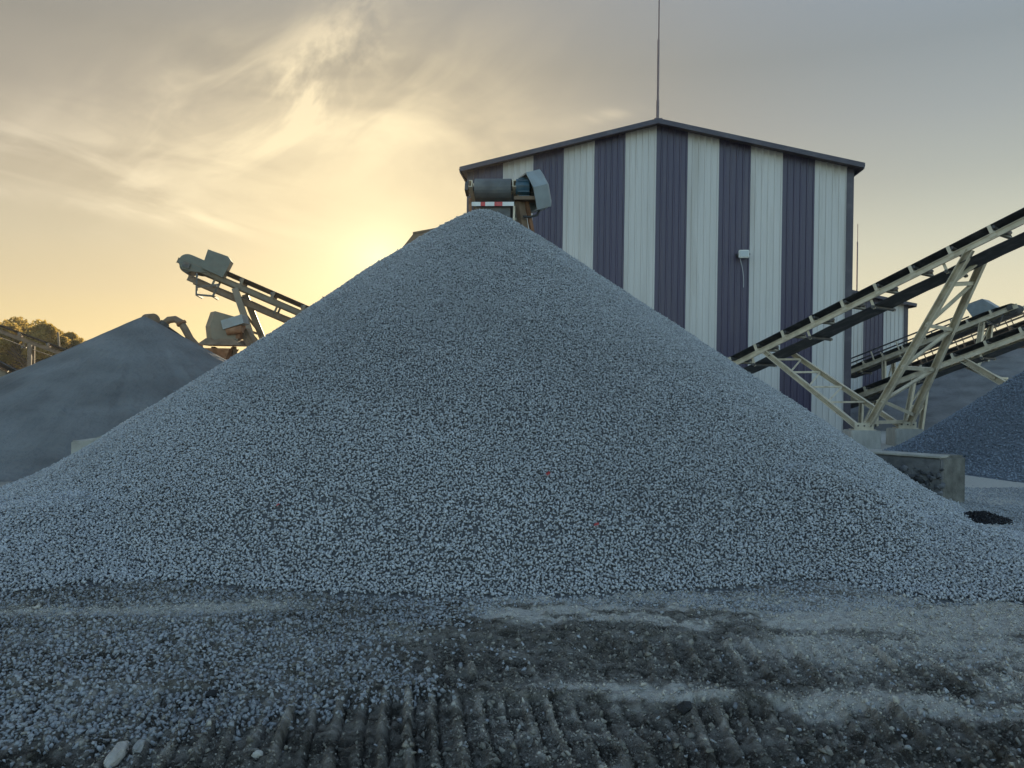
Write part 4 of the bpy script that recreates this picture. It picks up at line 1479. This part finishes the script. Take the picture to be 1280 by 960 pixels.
for k, (px, py, Y, rad, lb) in enumerate([
        (-75, 388, 56, 3.8, "broad backlit tree cut by the photo's left edge"),
        (6, 399, 58, 3.6, "round backlit tree behind the upper far left conveyor"),
        (24, 404, 62, 3.4, "tall golden backlit tree standing behind the gap between the round tree and the bushy one"),
        (36, 405, 54, 3.2, "bushy golden backlit tree between two others at far left"),
        (60, 413, 57, 2.9, "smallest backlit tree nearest to the sand pile's left slope")]):
    tp = P(px, py, Y)
    tree(tp.x, Y, tp.z * 0.99, rad, 40 + k, lb)

# ------------------------------------------------------------------ haze
HAZE = 0.0005
if HAZE > 0:
    hz_ = MB().box(((xs[0] + xs[-1]) / 2, (ys[0] + ys[-1]) / 2, 8.75), (xs[-1] - xs[0] + 6, 0, 0), (0, ys[-1] - ys[0] + 6, 0), (0, 0, 20.1)).build("haze", bpy.data.materials.new("haze"))
    hm = hz_.data.materials[0]; hm.use_nodes = True
    nt = hm.node_tree
    nt.nodes.remove(nt.nodes["Principled BSDF"])
    pv = nt.nodes.new("ShaderNodeVolumePrincipled")
    pv.inputs["Color"].default_value = (0.95, 0.92, 0.86, 1)
    pv.inputs["Density"].default_value = HAZE
    pv.inputs["Anisotropy"].default_value = 0.3
    nt.links.new(pv.outputs[0], nt.nodes["Material Output"].inputs["Volume"])
    tag(hz_, None, None, kind='stuff')

# ------------------------------------------------------------------ light
SUN_PX = (474, 322)
sd = (P(*SUN_PX, 1.0) - EYE).normalized()
sun_el = math.asin(sd.z); sun_az = math.atan2(sd.x, sd.y)
sl_ = bpy.data.lights.new("sun", 'SUN'); so = bpy.data.objects.new("sun", sl_); COL.objects.link(so)
sl_.energy = 2.3; sl_.angle = R(0.6); sl_.color = (1.0, 0.80, 0.52)
so.rotation_euler = (-sd).to_track_quat('-Z', 'Y').to_euler()
so.location = sd * 60

world = bpy.data.worlds.new("World"); scene.world = world
world.use_nodes = True
nt = world.node_tree; L = nt.links.new
nodes = nt.nodes
for n in list(nodes): nodes.remove(n)


def nd(t, **kw):
    n = nodes.new(t)
    for k, v in kw.items(): setattr(n, k, v)
    return n


def put(n, i, x):
    if x is None: return
    if hasattr(x, 'is_output'): L(x, n.inputs[i])
    else: n.inputs[i].default_value = x


def mth(op, a, b=None, c=None, clamp=False):
    n = nd("ShaderNodeMath", operation=op, use_clamp=clamp)
    put(n, 0, a); put(n, 1, b); put(n, 2, c)
    return n.outputs[0]


def smooth(a, lo, hi, t0=0.0, t1=1.0):
    n = nd("ShaderNodeMapRange", interpolation_type='SMOOTHSTEP')
    put(n, 0, a); put(n, 1, lo); put(n, 2, hi); put(n, 3, t0); put(n, 4, t1)
    return n.outputs[0]


def mixc(fac, a, b, blend='MIX'):
    n = nd("ShaderNodeMix", data_type='RGBA', blend_type=blend)
    put(n, 0, fac)
    for i, x in ((6, a), (7, b)):
        if isinstance(x, tuple): n.inputs[i].default_value = x + (1,)
        else: L(x, n.inputs[i])
    return n.outputs[2]


sky = nd("ShaderNodeTexSky"); sky.sky_type = 'NISHITA'
sky.sun_disc = False
sky.sun_elevation = sun_el
sky.sun_rotation = sun_az
sky.air_density = 1.0; sky.dust_density = 2.5; sky.ozone_density = 1.0; sky.altitude = 200
tcw = nd("ShaderNodeTexCoord")
sep = nd("ShaderNodeSeparateXYZ"); L(tcw.outputs["Generated"], sep.inputs[0])
dx, dy, dz = sep.outputs
dot = nd("ShaderNodeVectorMath", operation='DOT_PRODUCT'); L(tcw.outputs["Generated"], dot.inputs[0]); dot.inputs[1].default_value = sd
cosang = dot.outputs["Value"]
ang = mth('ARCCOSINE', mth('MINIMUM', cosang, 0.99999))

SKY_STRENGTH = 0.15
EXPOSURE = 1.65
K = 1.0 / (SKY_STRENGTH * 2 ** EXPOSURE)          # picture brightness -> sky value


def lin(r, g, b):
    f = lambda c: (c / 255 / 12.92) if c < 10 else ((c / 255 + 0.055) / 1.055) ** 2.4
    return (f(r) * K, f(g) * K, f(b) * K)


# thin evening haze over the clear sky: banded by height, glowing round the low sun
front = smooth(dy, -0.25, 0.55)
el = mth('ARCSINE', dz)
rp = nd("ShaderNodeValToRGB")
L(smooth(el, 0.0, R(40), 0, 1), rp.inputs[0])
ramp = rp.color_ramp
ramp.interpolation = 'LINEAR'
stops = [(0.0, (224, 200, 142)), (0.06, (208, 190, 152)), (0.14, (198, 185, 156)), (0.27, (181, 169, 146)), (0.42, (162, 154, 140)), (0.58, (146, 142, 133)),
         (0.75, (146, 146, 144)), (1.0, (132, 142, 157))]
ramp.elements[0].color = lin(*stops[0][1]) + (1,)
ramp.elements[-1].position = 1.0; ramp.elements[-1].color = lin(*stops[-1][1]) + (1,)
for p_, c_ in stops[1:-1]:
    ramp.elements.new(p_).color = lin(*c_) + (1,)
side = smooth(dx, -0.1, 0.6)
veil = mixc(side, rp.outputs[0], (0.94, 1.17, 1.46), 'MULTIPLY')
veil = mixc(mth('MULTIPLY', side, smooth(el, R(15), R(2), 0, 0.8)), veil, lin(238, 225, 190))
g1 = mth('POWER', 2.718, mth('MULTIPLY', mth('POWER', mth('DIVIDE', ang, 0.25), 2.0), -1.0))
g2 = mth('POWER', 2.718, mth('MULTIPLY', mth('DIVIDE', ang, 0.05), -1.0))
veil = mixc(mth('MULTIPLY', g1, 0.18), veil, lin(244, 218, 150))
veil = mixc(mth('MULTIPLY', g2, 0.85), veil, lin(255, 252, 208))
# wispy cirrus, laid out by direction
gx_ = mth('DIVIDE', dx, mth('MAXIMUM', dy, 0.05)); gz_ = mth('DIVIDE', dz, mth('MAXIMUM', dy, 0.05))


def rot2(cx, cz, a):
    x_ = mth('SUBTRACT', gx_, cx); z_ = mth('SUBTRACT', gz_, cz)
    c_, s_ = math.cos(a), math.sin(a)
    return (mth('ADD', mth('MULTIPLY', x_, c_), mth('MULTIPLY', z_, s_)), mth('SUBTRACT', mth('MULTIPLY', z_, c_), mth('MULTIPLY', x_, s_)))


def gauss(x_, z_, sx, sz):
    q = mth('ADD', mth('POWER', mth('ABSOLUTE', mth('DIVIDE', x_, sx)), 2.0), mth('POWER', mth('ABSOLUTE', mth('DIVIDE', z_, sz)), 2.0))
    return mth('POWER', 2.718, mth('MULTIPLY', q, -1.0))


def wisps(a, sx, sz, scale, dist, seed, lo, hi, detail=9):
    x_, z_ = rot2(0, 0, a)
    cv = nd("ShaderNodeCombineXYZ"); put(cv, 0, mth('MULTIPLY', x_, sx)); put(cv, 1, mth('MULTIPLY', z_, sz)); put(cv, 2, seed)
    n_ = nd("ShaderNodeTexNoise"); L(cv.outputs[0], n_.inputs["Vector"])
    n_.inputs["Scale"].default_value = scale; n_.inputs["Detail"].default_value = detail; n_.inputs["Roughness"].default_value = 0.58
    n_.inputs["Distortion"].default_value = dist
    return smooth(n_.outputs["Fac"], lo, hi)


def spot(px, py, a, sx, sz):
    return gauss(*rot2((px - 640) / F, (480 - py) / F, R(a)), sx / F, sz / F)


w1_ = wisps(R(38), 1.0, 2.3, 4.2, 1.1, 3.1, 0.36, 0.74)
w2_ = wisps(R(-14), 1.0, 4.5, 4.0, 0.8, 9.7, 0.38, 0.66)
w3_ = wisps(R(-8), 1.0, 2.0, 3.2, 0.9, 5.2, 0.28, 0.80)
plume = mth('MULTIPLY', w1_, spot(405, 85, 52, 120, 48))
fan = mth('MULTIPLY', w1_, spot(330, 140, 12, 230, 75))
body = mth('MULTIPLY', w3_, spot(470, 175, -14, 280, 95))
streak = mth('MULTIPLY', mth('ADD', mth('MULTIPLY', w2_, 0.6), 0.4), spot(190, 272, -8.5, 240, 12))
streak2 = mth('MULTIPLY', w2_, spot(120, 225, -10, 260, 60))
wisp = mth('MULTIPLY', w2_, spot(735, 147, 12, 60, 8))
cl = mth('ADD', mth('MULTIPLY', plume, 0.95), mth('MULTIPLY', fan, 0.95))
cl = mth('ADD', cl, mth('MULTIPLY', body, 0.8)); cl = mth('ADD', cl, mth('MULTIPLY', streak, 0.55))
cl = mth('ADD', cl, mth('MULTIPLY', streak2, 0.65)); cl = mth('ADD', cl, mth('MULTIPLY', wisp, 0.4))
cl = mth('MINIMUM', cl, 0.92)
cloudc = mixc(smooth(ang, 0.10, 0.5), lin(246, 228, 186), lin(232, 218, 192))
veil = mixc(mth('MULTIPLY', cl, smooth(dy, 0.2, 0.5)), veil, cloudc)
# clear Nishita sky everywhere, its glare round the sun held back by the haze
skyc = mixc(1.0, sky.outputs[0], (0.97, 1.01, 1.0), 'MULTIPLY')
skyf = mixc(mth('MULTIPLY', front, 0.985), skyc, veil)
bgm = nd("ShaderNodeBackground"); bgm.inputs[1].default_value = SKY_STRENGTH
out = nd("ShaderNodeOutputWorld")
L(skyf, bgm.inputs[0])
L(bgm.outputs[0], out.inputs[0])

scene.view_settings.view_transform = 'Standard'
scene.view_settings.look = 'None'
scene.view_settings.exposure = EXPOSURE
scene.view_settings.gamma = 1.0
scene.cycles.use_denoising = True
scene.cycles.max_bounces = 5
scene.cycles.diffuse_bounces = 3
scene.cycles.glossy_bounces = 2
